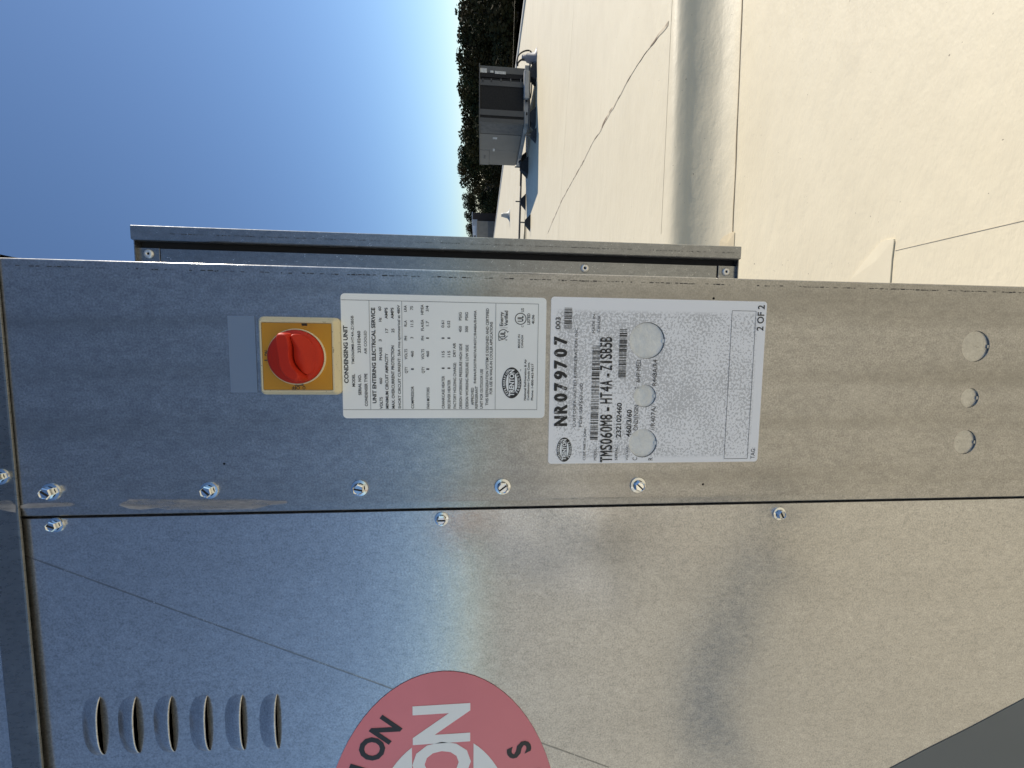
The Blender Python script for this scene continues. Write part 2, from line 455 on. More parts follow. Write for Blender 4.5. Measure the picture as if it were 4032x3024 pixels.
# roof edge trim along the drop
EDGE = mat('pale edge metal', (.62, .58, .50), .5)
bm = bmesh.new()
for y0, y1 in ((-40, 62),):
    v = []
    for (dx, dz) in ((-.12, 0.002), (-.10, .045), (.02, .05), (.03, -.4), (-.05, -.4)):
        v.append([bm.verts.new((edge_x(y) + dx, y, dz)) for y in (step_y(12) + .6, y1)])
    for q, r in zip(v, v[1:]): bm.faces.new((q[0], q[1], r[1], r[0]))
finish('edge_trim', bm, EDGE, roof)

# ------------------------------------------------------------------ the condensing unit in front
XR = P(2016, 1070).x                          # right edge of the cabinet
XS = P(2016, 1999).x                          # seam between the strip and the louvred panel
ZT = P(82, 2010).z                            # top of the front panels
ZB = 0.30
XL = XS - 0.86
YB = D + 0.72
unit = thing('condensing_unit', (XS, D, DROP), 'galvanized steel condensing unit cabinet with white rating label and red oval logo in front', 'condensing unit')
def zx(px, py, y=D): p = P(px, py, y); return p.x, p.z
# control strip with knock-out holes
KO = [(2548, 1341, 73), (2539, 1559, 46), (2531, 1745, 59), (3842, 1364, 67), (3819, 1567, 43), (3800, 1741, 54)]
PX = D / FP                                    # metres per pixel on the panel (near the middle)
PILOT = [(883, 1826, 4.6), (2768, 1907, 5), (2810, 1175, 5), (2832, 1088, 3)]
holes = [circ(*zx(x, y), r * PX, 32) for x, y, r in KO] + [circ(*zx(x, y), r * PX, 10) for x, y, r in PILOT]
bm = bmesh.new()
rb = .0017
fs, loops = fill_holes(bm, [(XS + .0085, ZB), (XR - rb, ZB), (XR - rb, ZT + .01), (XS + .0085, ZT + .01)], holes, D)
def skirt(bm, vs, dy, close=True, dx=0.0):
    nv = [bm.verts.new((v.co.x + dx, v.co.y + dy, v.co.z)) for v in vs]
    for k in range(len(vs) if close else len(vs) - 1):
        bm.faces.new((vs[k], vs[(k + 1) % len(vs)], nv[(k + 1) % len(vs)], nv[k]))
    return nv
for lp in loops[1:]: skirt(bm, lp, .0013)
o = loops[0]
prev = [o[1], o[2]]
for k in range(1, 6):                          # bend round the corner, then the side wall
    an = math.pi / 2 * k / 5
    cur = [bm.verts.new((XR - rb + rb * math.sin(an), D + rb - rb * math.cos(an), z)) for z in (ZB, ZT + .01)]
    f = bm.faces.new((prev[0], prev[1], cur[1], cur[0])); f.smooth = True; prev = cur
cur = [bm.verts.new((XR, YB, z)) for z in (ZB, ZT + .01)]
bm.faces.new((prev[0], prev[1], cur[1], cur[0]))
prev = [o[0], o[3]]
for (dx, dy) in ((.0068, .0001), (.0012, .0009), (.0002, .0018), (-.0002, .004), (-.0002, .016)):
    cur = [bm.verts.new((XS + dx, D + dy, z)) for z in (ZB, ZT + .01)]
    bm.faces.new((prev[1], prev[0], cur[0], cur[1])); prev = cur
control = finish('control_panel', bm, GALV, unit, normals=False)
# knocked-out discs, pushed back a little
CRINK = m_noisy('crinkled label film', (.80, .81, .79), (.68, .69, .67), 75, .38, bump=.8, bdist=.003)
for i, (x, y, r) in enumerate(KO):
    bm = bmesh.new(); cx, cz = zx(x, y); rr = r * PX
    c = circ(cx, cz, rr * .985, 32)
    back = .0011
    tilt = .0002
    vs = [bm.verts.new((q[0], D + back + tilt * (cz - q[1]) / rr, q[1])) for q in c]
    f = bm.faces.new(vs); f.normal_update()
    if f.normal.y > 0: f.normal_flip()
    bx(bm, cx - .0016, cx + .0016, D + .0004, D + .004, cz - rr - .0012, cz - rr + .002)
    finish('knockout', bm, CRINK if i < 3 else DISC, unit, normals=False)
# louvred access panel with a diagonal crease
ya = D + .0020
XA = XS - .0022
c0 = zx(60, 2183); c1 = zx(2400, 3030)
k_cr = (c1[1] - c0[1]) / (c1[0] - c0[0])
def crease_z(x): return c0[1] + k_cr * (x - c0[0])
LOUV = [(397, 2738, 2982), (538, 2737, 2975), (677, 2735, 2969), (817, 2733, 2965), (955, 2730, 2961), (1091, 2727, 2956)]
louvs = []
for (x, y0, y1) in LOUV:
    a = P(x, y1, ya); b = P(x, y0, ya)
    louvs.append(((a.x + b.x) / 2, (a.z + b.z) / 2, (b.x - a.x) / 2 * .96))
HL = .0125                                       # height of a louver pocket
def louv_hole(cx, cz, L): return [(cx - L * .93, cz), (cx + L * .93, cz), (cx + L * .78, cz + HL * .72), (cx - L * .78, cz + HL * .72)]
bm = bmesh.new()
zc_r, zc_l = crease_z(XA), crease_z(XL)
x_bot = c0[0] + (ZB - c0[1]) / k_cr
lowp = [(XA, ZB), (XA, zc_r)] + ([(XL, zc_l), (XL, ZB)] if zc_l > ZB else [(x_bot, ZB)])
fill_holes(bm, lowp, [], ya)
upp = [(XA, zc_r), (XA, ZT + .01), (XL, ZT + .01)] + ([(XL, zc_l)] if zc_l > ZB else [(XL, ZB), (x_bot, ZB)])
fsu, lps = fill_holes(bm, upp, [louv_hole(*q) for q in louvs], ya)
cd = Vector((1, k_cr)).normalized()
def crease_push(x, z):
    dist = -(x - c0[0]) * cd.y + (z - c0[1]) * cd.x
    return max(0.0, dist) * math.tan(math.radians(.3))
done = set()
for f in fsu:
    for v in f.verts:
        if v not in done: v.co.y += crease_push(v.co.x, v.co.z); done.add(v)
for lp in lps[1:]: skirt(bm, lp, .0012)
# return edge of the panel at the seam
for q in ((XA, ZB, zc_r), (XA, zc_r, ZT + .01)):
    v = [bm.verts.new((q[0], ya, q[1])), bm.verts.new((q[0], ya, q[2])), bm.verts.new((q[0], ya + .014, q[2])), bm.verts.new((q[0], ya + .014, q[1]))]
    bm.faces.new(v)
access = finish('access_panel', bm, GALV2, unit, normals=False)
bm = bmesh.new(); nrm2 = Vector((-cd.y, cd.x)); prev = None
for k in range(41):
    x = c0[0] + (c1[0] - c0[0]) * k / 40; z = crease_z(x); cur = []
    for (o_, h_) in ((-.0007, 0), (-.0002, .0001), (.0002, .0001), (.0007, 0)): cur.append(bm.verts.new((x + nrm2.x * o_, ya - .00008 - h_, z + nrm2.y * o_)))
    if prev:
        for q in range(3): bm.faces.new((prev[q], cur[q], cur[q + 1], prev[q + 1]))
    prev = cur
finish('crease', bm, m_galv('crease painted shade', (.34, .34, .335), .25, .5, 0), unit)  # darker steel tint paints the fold's thin line of shade
MARKS = mat('dark crimp marks', (.05, .05, .05), .9, 0, .1)
def crimp(name, x, y, z0, z1, parent, wob=.0002, seed=1, dens=.72):
    rnd = random.Random(seed); bm = bmesh.new(); z = z0
    while z < z1:
        L = rnd.uniform(.0008, .0045); wd = rnd.uniform(.00015, .0005)
        if rnd.random() < dens:
            xx = x + rnd.uniform(-wob, wob)
            bm.faces.new([bm.verts.new(v) for v in ((xx - wd, y, z), (xx + wd, y, z), (xx + wd, y, z + L), (xx - wd, y, z + L))])
        z += L + rnd.uniform(.0003, .002)
    tag(finish(name, bm, MARKS, parent), kind='stuff')
crimp('crimp_marks', XR - .0062, D - .00015, ZB, ZT - .004, unit)
for (cx, cz, L) in louvs:
    bm = bmesh.new(); rows = []; ns, ntv = 22, 9
    y0 = ya + crease_push(cx, cz)
    for j in range(ntv + 1):
        t = j / ntv; row = []
        for i in range(ns + 1):
            s = -1 + 2 * i / ns
            e = max(0.0, 1 - abs(s) ** 2.6)
            prot = .0048 * math.sin(t * math.pi / 2) ** 1.2 * e ** .7
            zt = cz + HL * 1.25 * (1 - t) * (0.30 + .70 * e ** .5) - .0012 * t
            row.append(bm.verts.new((cx + s * L * (1.0 - .02 * t), y0 - .0002 - prot, zt)))
        rows.append(row)
    for a, b in zip(rows, rows[1:]):
        for i in range(ns):
            f = bm.faces.new((a[i], a[i + 1], b[i + 1], b[i])); f.smooth = True
    # lip: cut edge of the sheet
    lip = rows[-1]; inn = [bm.verts.new((v.co.x, min(y0, v.co.y + .0003), v.co.z + .0002)) for v in lip]
    for i in range(ns): bm.faces.new((lip[i], lip[i + 1], inn[i + 1], inn[i]))
    finish('louver', bm, GALV2, unit, normals=True)
# carcass behind: back, left side, floor; the lid on top
box('back_panel', XL, XR - .001, YB, YB + .002, ZB, ZT + .01, GALV, unit)
box('side_panel', XL - .002, XL, D + .004, YB, ZB, ZT + .01, GALV, unit)
box('base_pan', XL, XR - .001, D + .003, YB, ZB - .04, ZB, GALV, unit)
bm = bmesh.new(); bx(bm, XL + .05, XR - .02, D + .35, D + .36, ZB + .02, ZT - .02); finish('inner_partition', bm, DARK, unit)
for lx in (XL + .06, XR - .06):
    box('leg', lx - .025, lx + .025, D + .03, D + .08, DROP + .001, ZB - .04, GALV, unit)
    box('leg', lx - .025, lx + .025, YB - .08, YB - .03, DROP + .001, ZB - .04, GALV, unit)
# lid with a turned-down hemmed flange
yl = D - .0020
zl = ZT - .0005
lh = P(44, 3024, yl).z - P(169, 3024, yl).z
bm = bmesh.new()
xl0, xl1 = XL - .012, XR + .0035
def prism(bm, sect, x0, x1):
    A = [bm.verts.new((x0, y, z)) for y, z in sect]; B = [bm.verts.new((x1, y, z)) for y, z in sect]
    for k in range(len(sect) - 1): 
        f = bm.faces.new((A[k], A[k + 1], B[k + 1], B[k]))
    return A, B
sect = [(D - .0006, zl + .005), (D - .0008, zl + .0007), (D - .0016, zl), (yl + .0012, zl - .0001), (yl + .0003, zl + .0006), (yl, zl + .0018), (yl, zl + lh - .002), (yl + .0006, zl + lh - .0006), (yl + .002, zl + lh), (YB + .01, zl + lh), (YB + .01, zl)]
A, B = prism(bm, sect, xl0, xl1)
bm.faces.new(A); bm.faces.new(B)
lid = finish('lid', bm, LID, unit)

# hex washer screws
def hexscrew(px, py, s, rot, slot, y, parent=unit):
    x, z = zx(px, py, y); c = Vector((x, y, z)); ax = Vector((0, -1, 0))
    bm = bmesh.new()
    lathe(bm, c, ax, [(7.0 * s, 0), (7.0 * s, .0007 * s * 1000 * .001), (6.6 * s, .0012 * 1), (4.6 * s, .0016)], 28)
    hx = [(4.75 * s, .0012), (4.75 * s, .0048 * s / .001), (4.1 * s, .0056 * s / .001)]
    prev = None
    for (r, h) in hx:
        cur = [bm.verts.new(c + ax * h + Vector((math.cos(rot + k * math.pi / 3) * r, 0, math.sin(rot + k * math.pi / 3) * r))) for k in range(6)]
        if prev:
            for k in range(6): bm.faces.new((prev[k], prev[(k + 1) % 6], cur[(k + 1) % 6], cur[k]))
        prev = cur
    # dished top with a slot
    htop = hx[-1][1]
    rin = 3.6 * s
    n = 24
    ringv = [bm.verts.new(c + ax * (htop - .0002) + Vector((math.cos(rot + k * 2 * math.pi / n) * rin, 0, math.sin(rot + k * 2 * math.pi / n) * rin))) for k in range(n)]
    for k in range(6):
        seg = ringv[k * 4:k * 4 + 5] if k < 5 else ringv[20:24] + ringv[:1]
        bm.faces.new([prev[k], prev[(k + 1) % 6]] + seg[::-1])
    cen = [bm.verts.new(v.co - ax * .0005 + (c - v.co + ax * htop) * .1) for v in ringv]
    for k in range(n): bm.faces.new((ringv[k], ringv[(k + 1) % n], cen[(k + 1) % n], cen[k]))
    bm.faces.new(cen)
    o = finish('screw', bm, ZINC, parent)
    d = Vector((math.cos(slot), 0, math.sin(slot))); e = Vector((-d.z, 0, d.x))
    bm = bmesh.new()
    t = c + ax * (htop - .00055)
    vs = [t + d * rin * .97 + e * .0007, t + d * rin * .97 - e * .0007, t - d * rin * .97 - e * .0007, t - d * rin * .97 + e * .0007]
    q1 = [bm.verts.new(v + ax * .00018) for v in vs]; q0 = [bm.verts.new(v) for v in vs]
    bm.faces.new(q1)
    for k in range(4): bm.faces.new((q1[k], q1[(k + 1) % 4], q0[(k + 1) % 4], q0[k]))
    finish('screw_slot', bm, RIM, o)
S = .001
for px, py, rot, sl in ((203, 1936, .3, .95), (826, 1930, .2, .8), (1417, 1921, .1, 1.35), (1979, 1915, .4, .65 + 1.57), (2511, 1909, .15, -.75 + 1.57)):
    hexscrew(px, py, S * 1.1, rot, sl, D)
for px, py, rot, sl in ((222, 2066, .2, 1.2), (1739, 2042, .5, 1.57), (3066, 2021, .3, .5)):
    hexscrew(px, py, S * .95, rot, sl, ya)
hexscrew(4, 1876, S * 1.0, .2, .3, yl)

# sealant smears beside the seam, on the strip and on the lid
def smear(pts, y, name='sealant_smear'):
    bm = bmesh.new(); up = []; dnv = []
    for (x, y0, y1) in pts:
        j = 3 * mnoise.noise(Vector((x * .03, 1, 0)))
        up.append(bm.verts.new((*[P(x, y0 + j, y).x], y, P(x, y0 + j, y).z))); dnv.append(bm.verts.new((P(x, y1 - j, y).x, y, P(x, y1 - j, y).z)))
    for k in range(len(pts) - 1): bm.faces.new((up[k], up[k + 1], dnv[k + 1], dnv[k]))
    finish(name, bm, SMEAR, unit, normals=True)
smear([(78, 1990, 2003), (110, 1983, 2001), (160, 1981, 2000), (220, 1979, 1996), (270, 1979, 1994), (292, 1983, 1990)], D - .0003)
sm = [(470, 1985, 1990)] + [(x, 1966 + 6 * mnoise.noise(Vector((x * .011, 0, 0))), 2008 - 12 * abs(mnoise.noise(Vector((x * .009, 4, 0))))) for x in range(510, 1010, 22)] + [(1060, 1972, 1990), (1130, 1972, 1982)]
smear(sm, D - .0003)
smear([(-40, 1975, 2012), (0, 1970, 2006), (40, 1972, 2014), (62, 1990, 2018)], yl - .0003)
# old tape strip above the switch
tb = bmesh.new()
x0, z1 = zx(910, 1545); x1, z0 = zx(1003, 1245)
fill_holes(tb, rrect(x0, x1, z0, z1, .0006, 2), [], D - .0003); finish('tape_strip', tb, TAPE, unit, normals=False)

# ---- rotary disconnect switch
h_pl = .0085
bxL, bxR = P(1185, 1552).x, P(1185, 1250).x
bzT, bzB = P(1031, 1400).z, P(1345, 1400).z
yf = D - h_pl
fxL, fxR = P(1170, 1537, yf).x, P(1170, 1270, yf).x
fzT, fzB = P(1029 + 3, 1400, yf).z, P(1309, 1400, yf).z
kc = P(1172, 1405, yf); kx, kz = kc.x, kc.z
kr = 105 * (D - h_pl) / FP
bm = bmesh.new()
A = [bm.verts.new((q[0], D, q[1])) for q in rrect(bxL, bxR, bzB, bzT, .004, 4)]
A2 = [bm.verts.new((q[0], D - .003, q[1])) for q in rrect(bxL, bxR, bzB, bzT, .004, 4)]
B = [bm.verts.new((q[0], yf, q[1])) for q in rrect(fxL - .0012, fxR + .0012, fzB - .0012, fzT + .0012, .0015, 4)]
B2 = [bm.verts.new((q[0], yf, q[1])) for q in rrect(fxL, fxR, fzB, fzT, .0008, 4)]
B3 = [bm.verts.new((q[0], yf + .001, q[1])) for q in rrect(fxL, fxR, fzB, fzT, .0008, 4)]
for q, r in ((A, A2), (A2, B), (B, B2), (B2, B3)):
    for k in range(len(q)): bm.faces.new((q[k], q[(k + 1) % len(q)], r[(k + 1) % len(q)], r[k]))
bm.faces.new(B3)
base = finish('switch_base', bm, CREAM, unit)
bm = bmesh.new()
g = .0005
Q = rrect(fxL + g, fxR - g, fzB + g, fzT - g, .0006, 3)
q0 = [bm.verts.new((a, yf + .0005, b)) for a, b in Q]; q1 = [bm.verts.new((a, yf - .0002, b)) for a, b in Q]
for k in range(len(Q)): bm.faces.new((q0[k], q0[(k + 1) % len(Q)], q1[(k + 1) % len(Q)], q1[k]))
bm.faces.new(q1)
finish('switch_plate', bm, YELLOW, base)
bm = bmesh.new()
lathe(bm, Vector((kx, yf - .0001, kz)), Vector((0, -1, 0)), [(kr * 1.0, 0), (kr * 1.0, .0022), (kr * .975, .0026), (kr * .955, .0022), (kr * .955, 0)], 56)
finish('knob_ring', bm, CREAM, base, smooth=True)
bm = bmesh.new()
R = kr * .95
lathe(bm, Vector((kx, yf - .0001, kz)), Vector((0, -1, 0)), [(R, 0), (R, .004), (R * .97, .0056), (R * .85, .0072), (R * .6, .0082), (R * .3, .0086), (0, .0088)], 56)
knob = finish('knob', bm, RED, unit, smooth=True)
# sloping body below the grip bar
def extr(bm, pts, ys, scale):
    loops = []
    cx = sum(p[0] for p in pts) / len(pts); cz = sum(p[1] for p in pts) / len(pts)
    for y, s in zip(ys, scale):
        loops.append([bm.verts.new((kx + cx + (p[0] - cx) * s, y, kz + cz + (p[1] - cz) * s)) for p in pts])
    for a, b in zip(loops, loops[1:]):
        for k in range(len(a)):
            f = bm.faces.new((a[k], a[(k + 1) % len(a)], b[(k + 1) % len(b)], b[k])); f.smooth = True
    bm.faces.new(loops[-1]); return loops
def smooth_outline(pts, n=8):
    out = []
    m = len(pts)
    for i in range(m):
        p0, p1, p2, p3 = [Vector(pts[(i + k - 1) % m]) for k in range(4)]
        for k in range(n):
            t = k / n
            q = .5 * ((2 * p1) + (-p0 + p2) * t + (2 * p0 - 5 * p1 + 4 * p2 - p3) * t * t + (-p0 + 3 * p1 - 3 * p2 + p3) * t ** 3)
            out.append((q.x, q.y))
    return out
u = R
# grip: a bar across the knob (upright: runs left-right, dips at its left end)
grip = smooth_outline([(.80 * u, .26 * u), (.86 * u, .08 * u), (.78 * u, -.08 * u), (.45 * u, -.15 * u), (.0, -.15 * u), (-.35 * u, -.24 * u), (-.62 * u, -.44 * u), (-.80 * u, -.46 * u), (-.88 * u, -.30 * u), (-.72 * u, -.02 * u), (-.40 * u, .17 * u), (0, .22 * u), (.45 * u, .27 * u)])
bm = bmesh.new()
extr(bm, grip, [yf - .006, yf - .019, yf - .0212, yf - .0222], [1.03, 1.0, .96, .88])
finish('knob_grip', bm, RED, knob)
body = smooth_outline([(.78 * u, -.14 * u), (.40 * u, -.20 * u), (-.05 * u, -.21 * u), (-.36 * u, -.30 * u), (-.62 * u, -.50 * u), (-.50 * u, -.72 * u), (0, -.80 * u), (.50 * u, -.70 * u), (.80 * u, -.42 * u)])
bm = bmesh.new(); lp = []
for (lev, hh) in ((0, .004), (1, .0165), (2, .0178)):
    row = []
    for (a, b) in body:
        t = max(0.0, min(1.0, (-b / u - .14) / .66))          # 0 beside the grip, 1 at the rim
        h = hh if lev == 0 else .0075 + (hh - .0075) * (1 - t) ** 1.1
        k = 1.0 if lev < 2 else .94
        row.append(bm.verts.new((kx + a * k, yf - h, kz - .42 * u + (b + .42 * u) * k)))
    lp.append(row)
for a, b in zip(lp, lp[1:]):
    for k in range(len(a)):
        f = bm.faces.new((a[k], a[(k + 1) % len(a)], b[(k + 1) % len(b)], b[k])); f.smooth = True
cv = bm.verts.new((kx, yf - .0118, kz - .5 * u))
for k in range(len(lp[-1])):
    f = bm.faces.new((lp[-1][k], lp[-1][(k + 1) % len(lp[-1])], cv)); f.smooth = True
finish('knob_body', bm, RED, knob)
pr = Print(yf - .00035)
def sw(cx, cy): return P(980 + cx / 4.6075, 1220 + cy / 4.6075, yf - .00035)
a = sw(355, 925); b = sw(355, 915); pr.text('I', a.x, a.z, .0009, .0033)
a = sw(362, 840); b = sw(362, 740); pr.text('ON', a.x, a.z, b.x - a.x, .0033, .025)
pr.build('switch_lettering', INK, base); pr = Print(yf - .00035)
a = sw(1025, 1385); pr.text('O', a.x, a.z, .0024, .0028, .02, math.pi / 2)
a = sw(925, 1385); pr.text('OFF', a.x, a.z, .0066, .0028, .02, math.pi / 2)
pr.build('switch_lettering', INK, base); pr = Print(yf - .00035)
a, b = sw(830, 1375), sw(990, 1340); pr.poly([(a.x, a.z), (b.x, a.z), (b.x, b.z), (a.x, b.z)])
pr.build('switch_mark', INK, base); pr = Print(yf - .00035)
a, b = sw(960, 272), sw(1058, 248); pr.line(a.x, a.z, a.x, b.z, .0004); pr.line(b.x, a.z, b.x, b.z, .0004); pr.line(a.x, a.z, b.x, a.z, .0005) ; pr.line(a.x, b.z, a.x, a.z, .0014)
pr.build('switch_mark', INK, base)

# ---- rating label
lx0, lx1 = P(1750, 1646).x, P(1750, 1164).x
lz1, lz0 = P(1346.5, 1400).z, P(2148, 1400).z
YL = D - .0004
def sheet(name, outline, y, mat, parent, holes=[], th=.0003):
    bm = bmesh.new(); fs, lps = fill_holes(bm, outline, holes, y)
    for lp in lps: skirt(bm, lp, th)
    return finish(name, bm, mat, parent, normals=False)
rating = sheet('rating_label', rrect(lx0, lx1, lz0, lz1, .0035, 5), YL, LABELW, unit)
pr = Print(YL - .0002)
K = 3.318
def A_(t, cx, cs, ce, cap=36, bold=.016): pr.px(t, 1340 + cx / K, 1150 + cs / K, 1150 + ce / K, cap / K, bold)
def B_(t, cx, cs, ce, cap=35, bold=.014): pr.px(t, 1580 + cx / K, 1150 + cs / K, 1150 + ce / K, cap / K, bold)
def C_(t, cx, cs, ce, cap=35, bold=.014): pr.px(t, 1860 + cx / K, 1150 + cs / K, 1150 + ce / K, cap / K, bold)
A_('CONDENSING UNIT', 110, 1190, 438, 52, .03)
A_('MODEL', 196, 1235, 1070, 36, .022); A_('TMS060M8-HT4A-Z1SB5B', 187, 945, 310, 34, .008)
A_('SERIAL NO.', 278, 1345, 1075, 37, .022); A_('232102460', 268, 795, 508, 37, .022)
A_('CONDENSER TYPE', 362, 1490, 1065, 36, .022); A_('AIR COOLED', 350, 808, 505, 34, .008)
A_('UNIT ENTERING ELECTRICAL SERVICE', 474, 1450, 205, 47, .03)
A_('VOLTS', 557, 1525, 1372, 37, .022); A_('460', 550, 1205, 1120, 35); A_('PHASE', 548, 890, 722, 35, .018); A_('3', 541, 645, 618, 35); A_('Hz', 540, 388, 335, 35, .018); A_('60', 535, 245, 190, 35)
A_('MINIMUM CIRCUIT AMPACITY', 634, 1520, 800, 37, .022); A_('17', 627, 530, 475); A_('AMPS', 620, 350, 205, 36, .022)
A_('MAX. OVERCURRENT PROTECTION', 714, 1520, 700, 37, .022); A_('25', 707, 530, 478); A_('AMPS', 699, 350, 205, 36, .022)
A_('SHORT CIRCUIT CURRENT: 5kA rms symmetrical at 480V', 794, 1520, 170, 33, .014)
for row, dat in ((84, ('QTY', 'VOLTS', 'PH', 'RLA', 'LRA')), (304, ('QTY', 'VOLTS', 'PH', 'FLA/EA', 'HP/EA'))):
    sp = ((1060, 975), (880, 745), (630, 575), (505 if '/' in dat[3] else 450, 360 if '/' in dat[3] else 370), (295 if '/' in dat[4] else 258, 165 if '/' in dat[4] else 175))
    for i, (t, q) in enumerate(zip(dat, sp)): B_(t, row - i * 3, q[0], q[1])
B_('COMPRESSOR', 168, 1520, 1230); B_('1', 165, 1015, 997); B_('460', 163, 850, 770); B_('3', 158, 608, 588); B_('11.5', 158, 455, 370); B_('75', 155, 235, 185)
B_('FAN MOTORS', 370, 1520, 1245); B_('1', 366, 1015, 997); B_('460', 365, 850, 770); B_('1', 362, 610, 594); B_('1.7', 360, 445, 380); B_('3/4', 358, 255, 180)
B_('CRANKCASE HEATER', 567, 1520, 1095); B_('RECEIVER HEATER', 643, 1520, 1145)
for q, v in ((565, '0.61'), (641, '0.52')):
    B_('1', q, 1003, 986); B_('115', q, 850, 770); B_('1', q - 1, 610, 594); B_(v, q - 3, 465, 375)
B_('FACTORY HOLDING CHARGE:', 717, 1520, 920); B_('DRY AIR', 712, 845, 665)
B_('DESIGN WORKING PRESSURE HIGH SIDE', 794, 1520, 675); B_('450', 789, 525, 445); B_('PSIG', 789, 370, 265)
B_('DESIGN WORKING PRESSURE LOW SIDE', 876, 1520, 690); B_('300', 872, 525, 445); B_('PSIG', 872, 370, 265)
B_('APPROVED', 948, 1475, 1250)
C_('REFRIGERANT', 70, 1520, 1230); C_('R404A/R507/R407A/R407C/R448A/R449A', 51, 1190, 240, 33, .01)
C_('UNIT FOR OUTDOOR USE', 136, 1520, 1005)
C_('THIS REFRIGERATION SYSTEM IS DESIGNED AND CERTIFIED', 207, 1480, 215); C_('FOR USE IN WALK-IN COOLER APPLICATIONS', 259, 1333, 390)
C_('Energy', 401, 445, 260, 44, .02); C_('Verified', 462, 445, 245, 44, .02)
C_('LISTED', 752, 425, 280, 36, .02); C_('4L06', 807, 420, 298, 30, .02); C_('C', 666, 460, 438, 26, .02); C_('US', 672, 262, 212, 36, .012); C_('UL', 663, 388, 312, 70, .03)
C_('UL', 428, 590, 515, 60, .03); C_('c', 452, 634, 616, 28, .02)
C_('MADE IN', 621, 730, 555, 27); C_('CANADA', 662, 730, 560, 27)
C_('National Refrigeration & Air', 698, 1413, 875, 27, .02); C_('Conditioning Canada Corp.', 740, 1413, 915, 27, .02); C_('Phone: 1-800-463-9517', 792, 1413, 935, 27, .02); C_('TM', 634, 1035, 1008, 8, .02)
def cp(cx, cy, y=D): return P(1860 + cx / K, 1150 + cy / K, y)
m1 = PX / K
q = cp(630, 350); pr.ring(q.x, q.z, 66 * m1, 10 * m1, 32)
q = cp(405, 552); pr.ring(q.x, q.z, 56 * m1, 9 * m1, 28, -60, 200); pr.line(q.x - 60 * m1, q.z - 8 * m1, q.x - 82 * m1, q.z + 58 * m1, 8 * m1); pr.line(q.x - 82 * m1, q.z + 58 * m1, q.x - 20 * m1, q.z + 62 * m1, 8 * m1); pr.line(q.x - 60 * m1, q.z - 10 * m1, q.x - 20 * m1, q.z - 55 * m1, 8 * m1); pr.line(q.x + 25 * m1, q.z - 50 * m1, q.x + 38 * m1, q.z - 68 * m1, 8 * m1)
a, b = cp(360, 468), cp(462, 468); pr.line(a.x, a.z, b.x, b.z, 3 * m1)
lw = .00028
xa = P(1400, 1150 + 107 / K).x; xb = P(1400, 1150 + 1535 / K).x
xa = P(2000, 1150 + 147 / K).x * .5 + xa * .5
zb = P(1860 + 852 / K, 1400).z
pr.line(xa, lz1 - .0003, xa, zb, lw); pr.line(xb, lz1 - .0003, xb, zb, lw); pr.line(xa, zb, xb, zb, lw)
for xx in (1340 + 389 / K, 1340 + 812 / K, 1860 + 302 / K):
    z = P(xx, 1400).z; pr.line(xa, z, xb, z, lw)
lc = cp(513, 1186); la, lb = 204 * m1, 127 * m1
pr.build('label_lettering', INK, rating)
pr = Print(YL - .0002); pr.ellipse(lc.x, lc.z, la, lb); pr.build('logo_oval', INK, rating)
pw = Print(YL - .0004); pd = Print(YL - .0004)
oval_logo(None, pw, lc.x, lc.z, la, lb)
arc_text(pw, 'REFRIGERATION', lc.x, lc.z, la * .86, lb * .79, 163, 17, lb * .22, .03)
arc_text(pw, 'PRODUCTS', lc.x, lc.z, la * .86, lb * .79, 218, 322, lb * .22, .03, False)
pw.build('logo_lettering', WHITEINK, rating)

# ---- shipping label, faded, punched by the knock-outs
mx0, mx1 = P(2590, 1821).x, P(2590, 1178).x
mz1, mz0 = P(2164, 1500).z, P(3000, 1500).z
LBX = (mx0 + .004 - XS, mx1 - .010 - XS); LBZ = (mz0 + .007 - DROP, mz1 - .004 - DROP)
LBX = (mx0 + .004, mx1 - .010); LBZ = (mz0 + .007, mz1 - .004)
THERM = m_thermal()
khl = [circ(*zx(x, y), r * PX * 1.01, 32) for x, y, r in KO[:3]]
ship = sheet('shipping_label', rrect(mx0, mx1, mz0, mz1, .003, 4), YL, THERM, unit, khl)
pr = Print(YL - .0002)
K2 = 2.304
def S_(t, cx, cs, ce, cap, bold=.0, strike=0.0):
    pr.px(t, 2100 + cx / K2, 1130 + cs / K2, 1130 + ce / K2, cap / K2, bold)
    if strike:                                       # double strike for heavy type
        y_ = pr.y
        for k, dz in ((1, 0), (-1, 0), (0, 3), (0, -3)):
            pr.y -= .00003; pr.px(t, 2100 + (cx + dz) / K2, 1130 + (cs + k * strike) / K2, 1130 + (ce + k * strike) / K2, cap / K2, bold)
        pr.y = y_
for t, s, e in (('N', 1260, 1170), ('R', 1148, 1065), ('0', 1040, 965), ('7', 942, 868), ('9', 838, 762), ('7', 740, 665), ('0', 636, 562), ('7', 525, 450)): S_(t, 300, s - 4, e + 4, 108, .02, 5)
S_('003', 243, 383, 275, 42, .015)
S_('CUSTOMER UNITED REFRIGERATION INC', 381, 1270, 370, 25, .0); S_('PO#: 5876671-00', 440, 1270, 875, 29, .0)
S_('CUST PART # JOB#', 470, 1570, 1285, 22, .0); S_('MADE IN', 556, 418, 250, 23, .0); S_('CANADA', 604, 410, 260, 23, .0); S_('MODEL:', 570, 1570, 1455, 24, .0)
for t, s, e in (('TMS060M8', 1585, 1158), ('HT4A', 1055, 850), ('Z1SB5B', 755, 455)):
    for k, ch in enumerate(t):
        w_ = (s - e) / (len(t) - .2); q_ = s - k * w_ - (w_ * .28 if ch == '1' else 0)
        S_(ch, 710, q_, q_ - w_ * (.32 if ch == '1' else .80), 104, .0, 2.2)
for s, e in ((1125, 1090), (820, 785)): S_('-', 710, s, e, 104, .03)
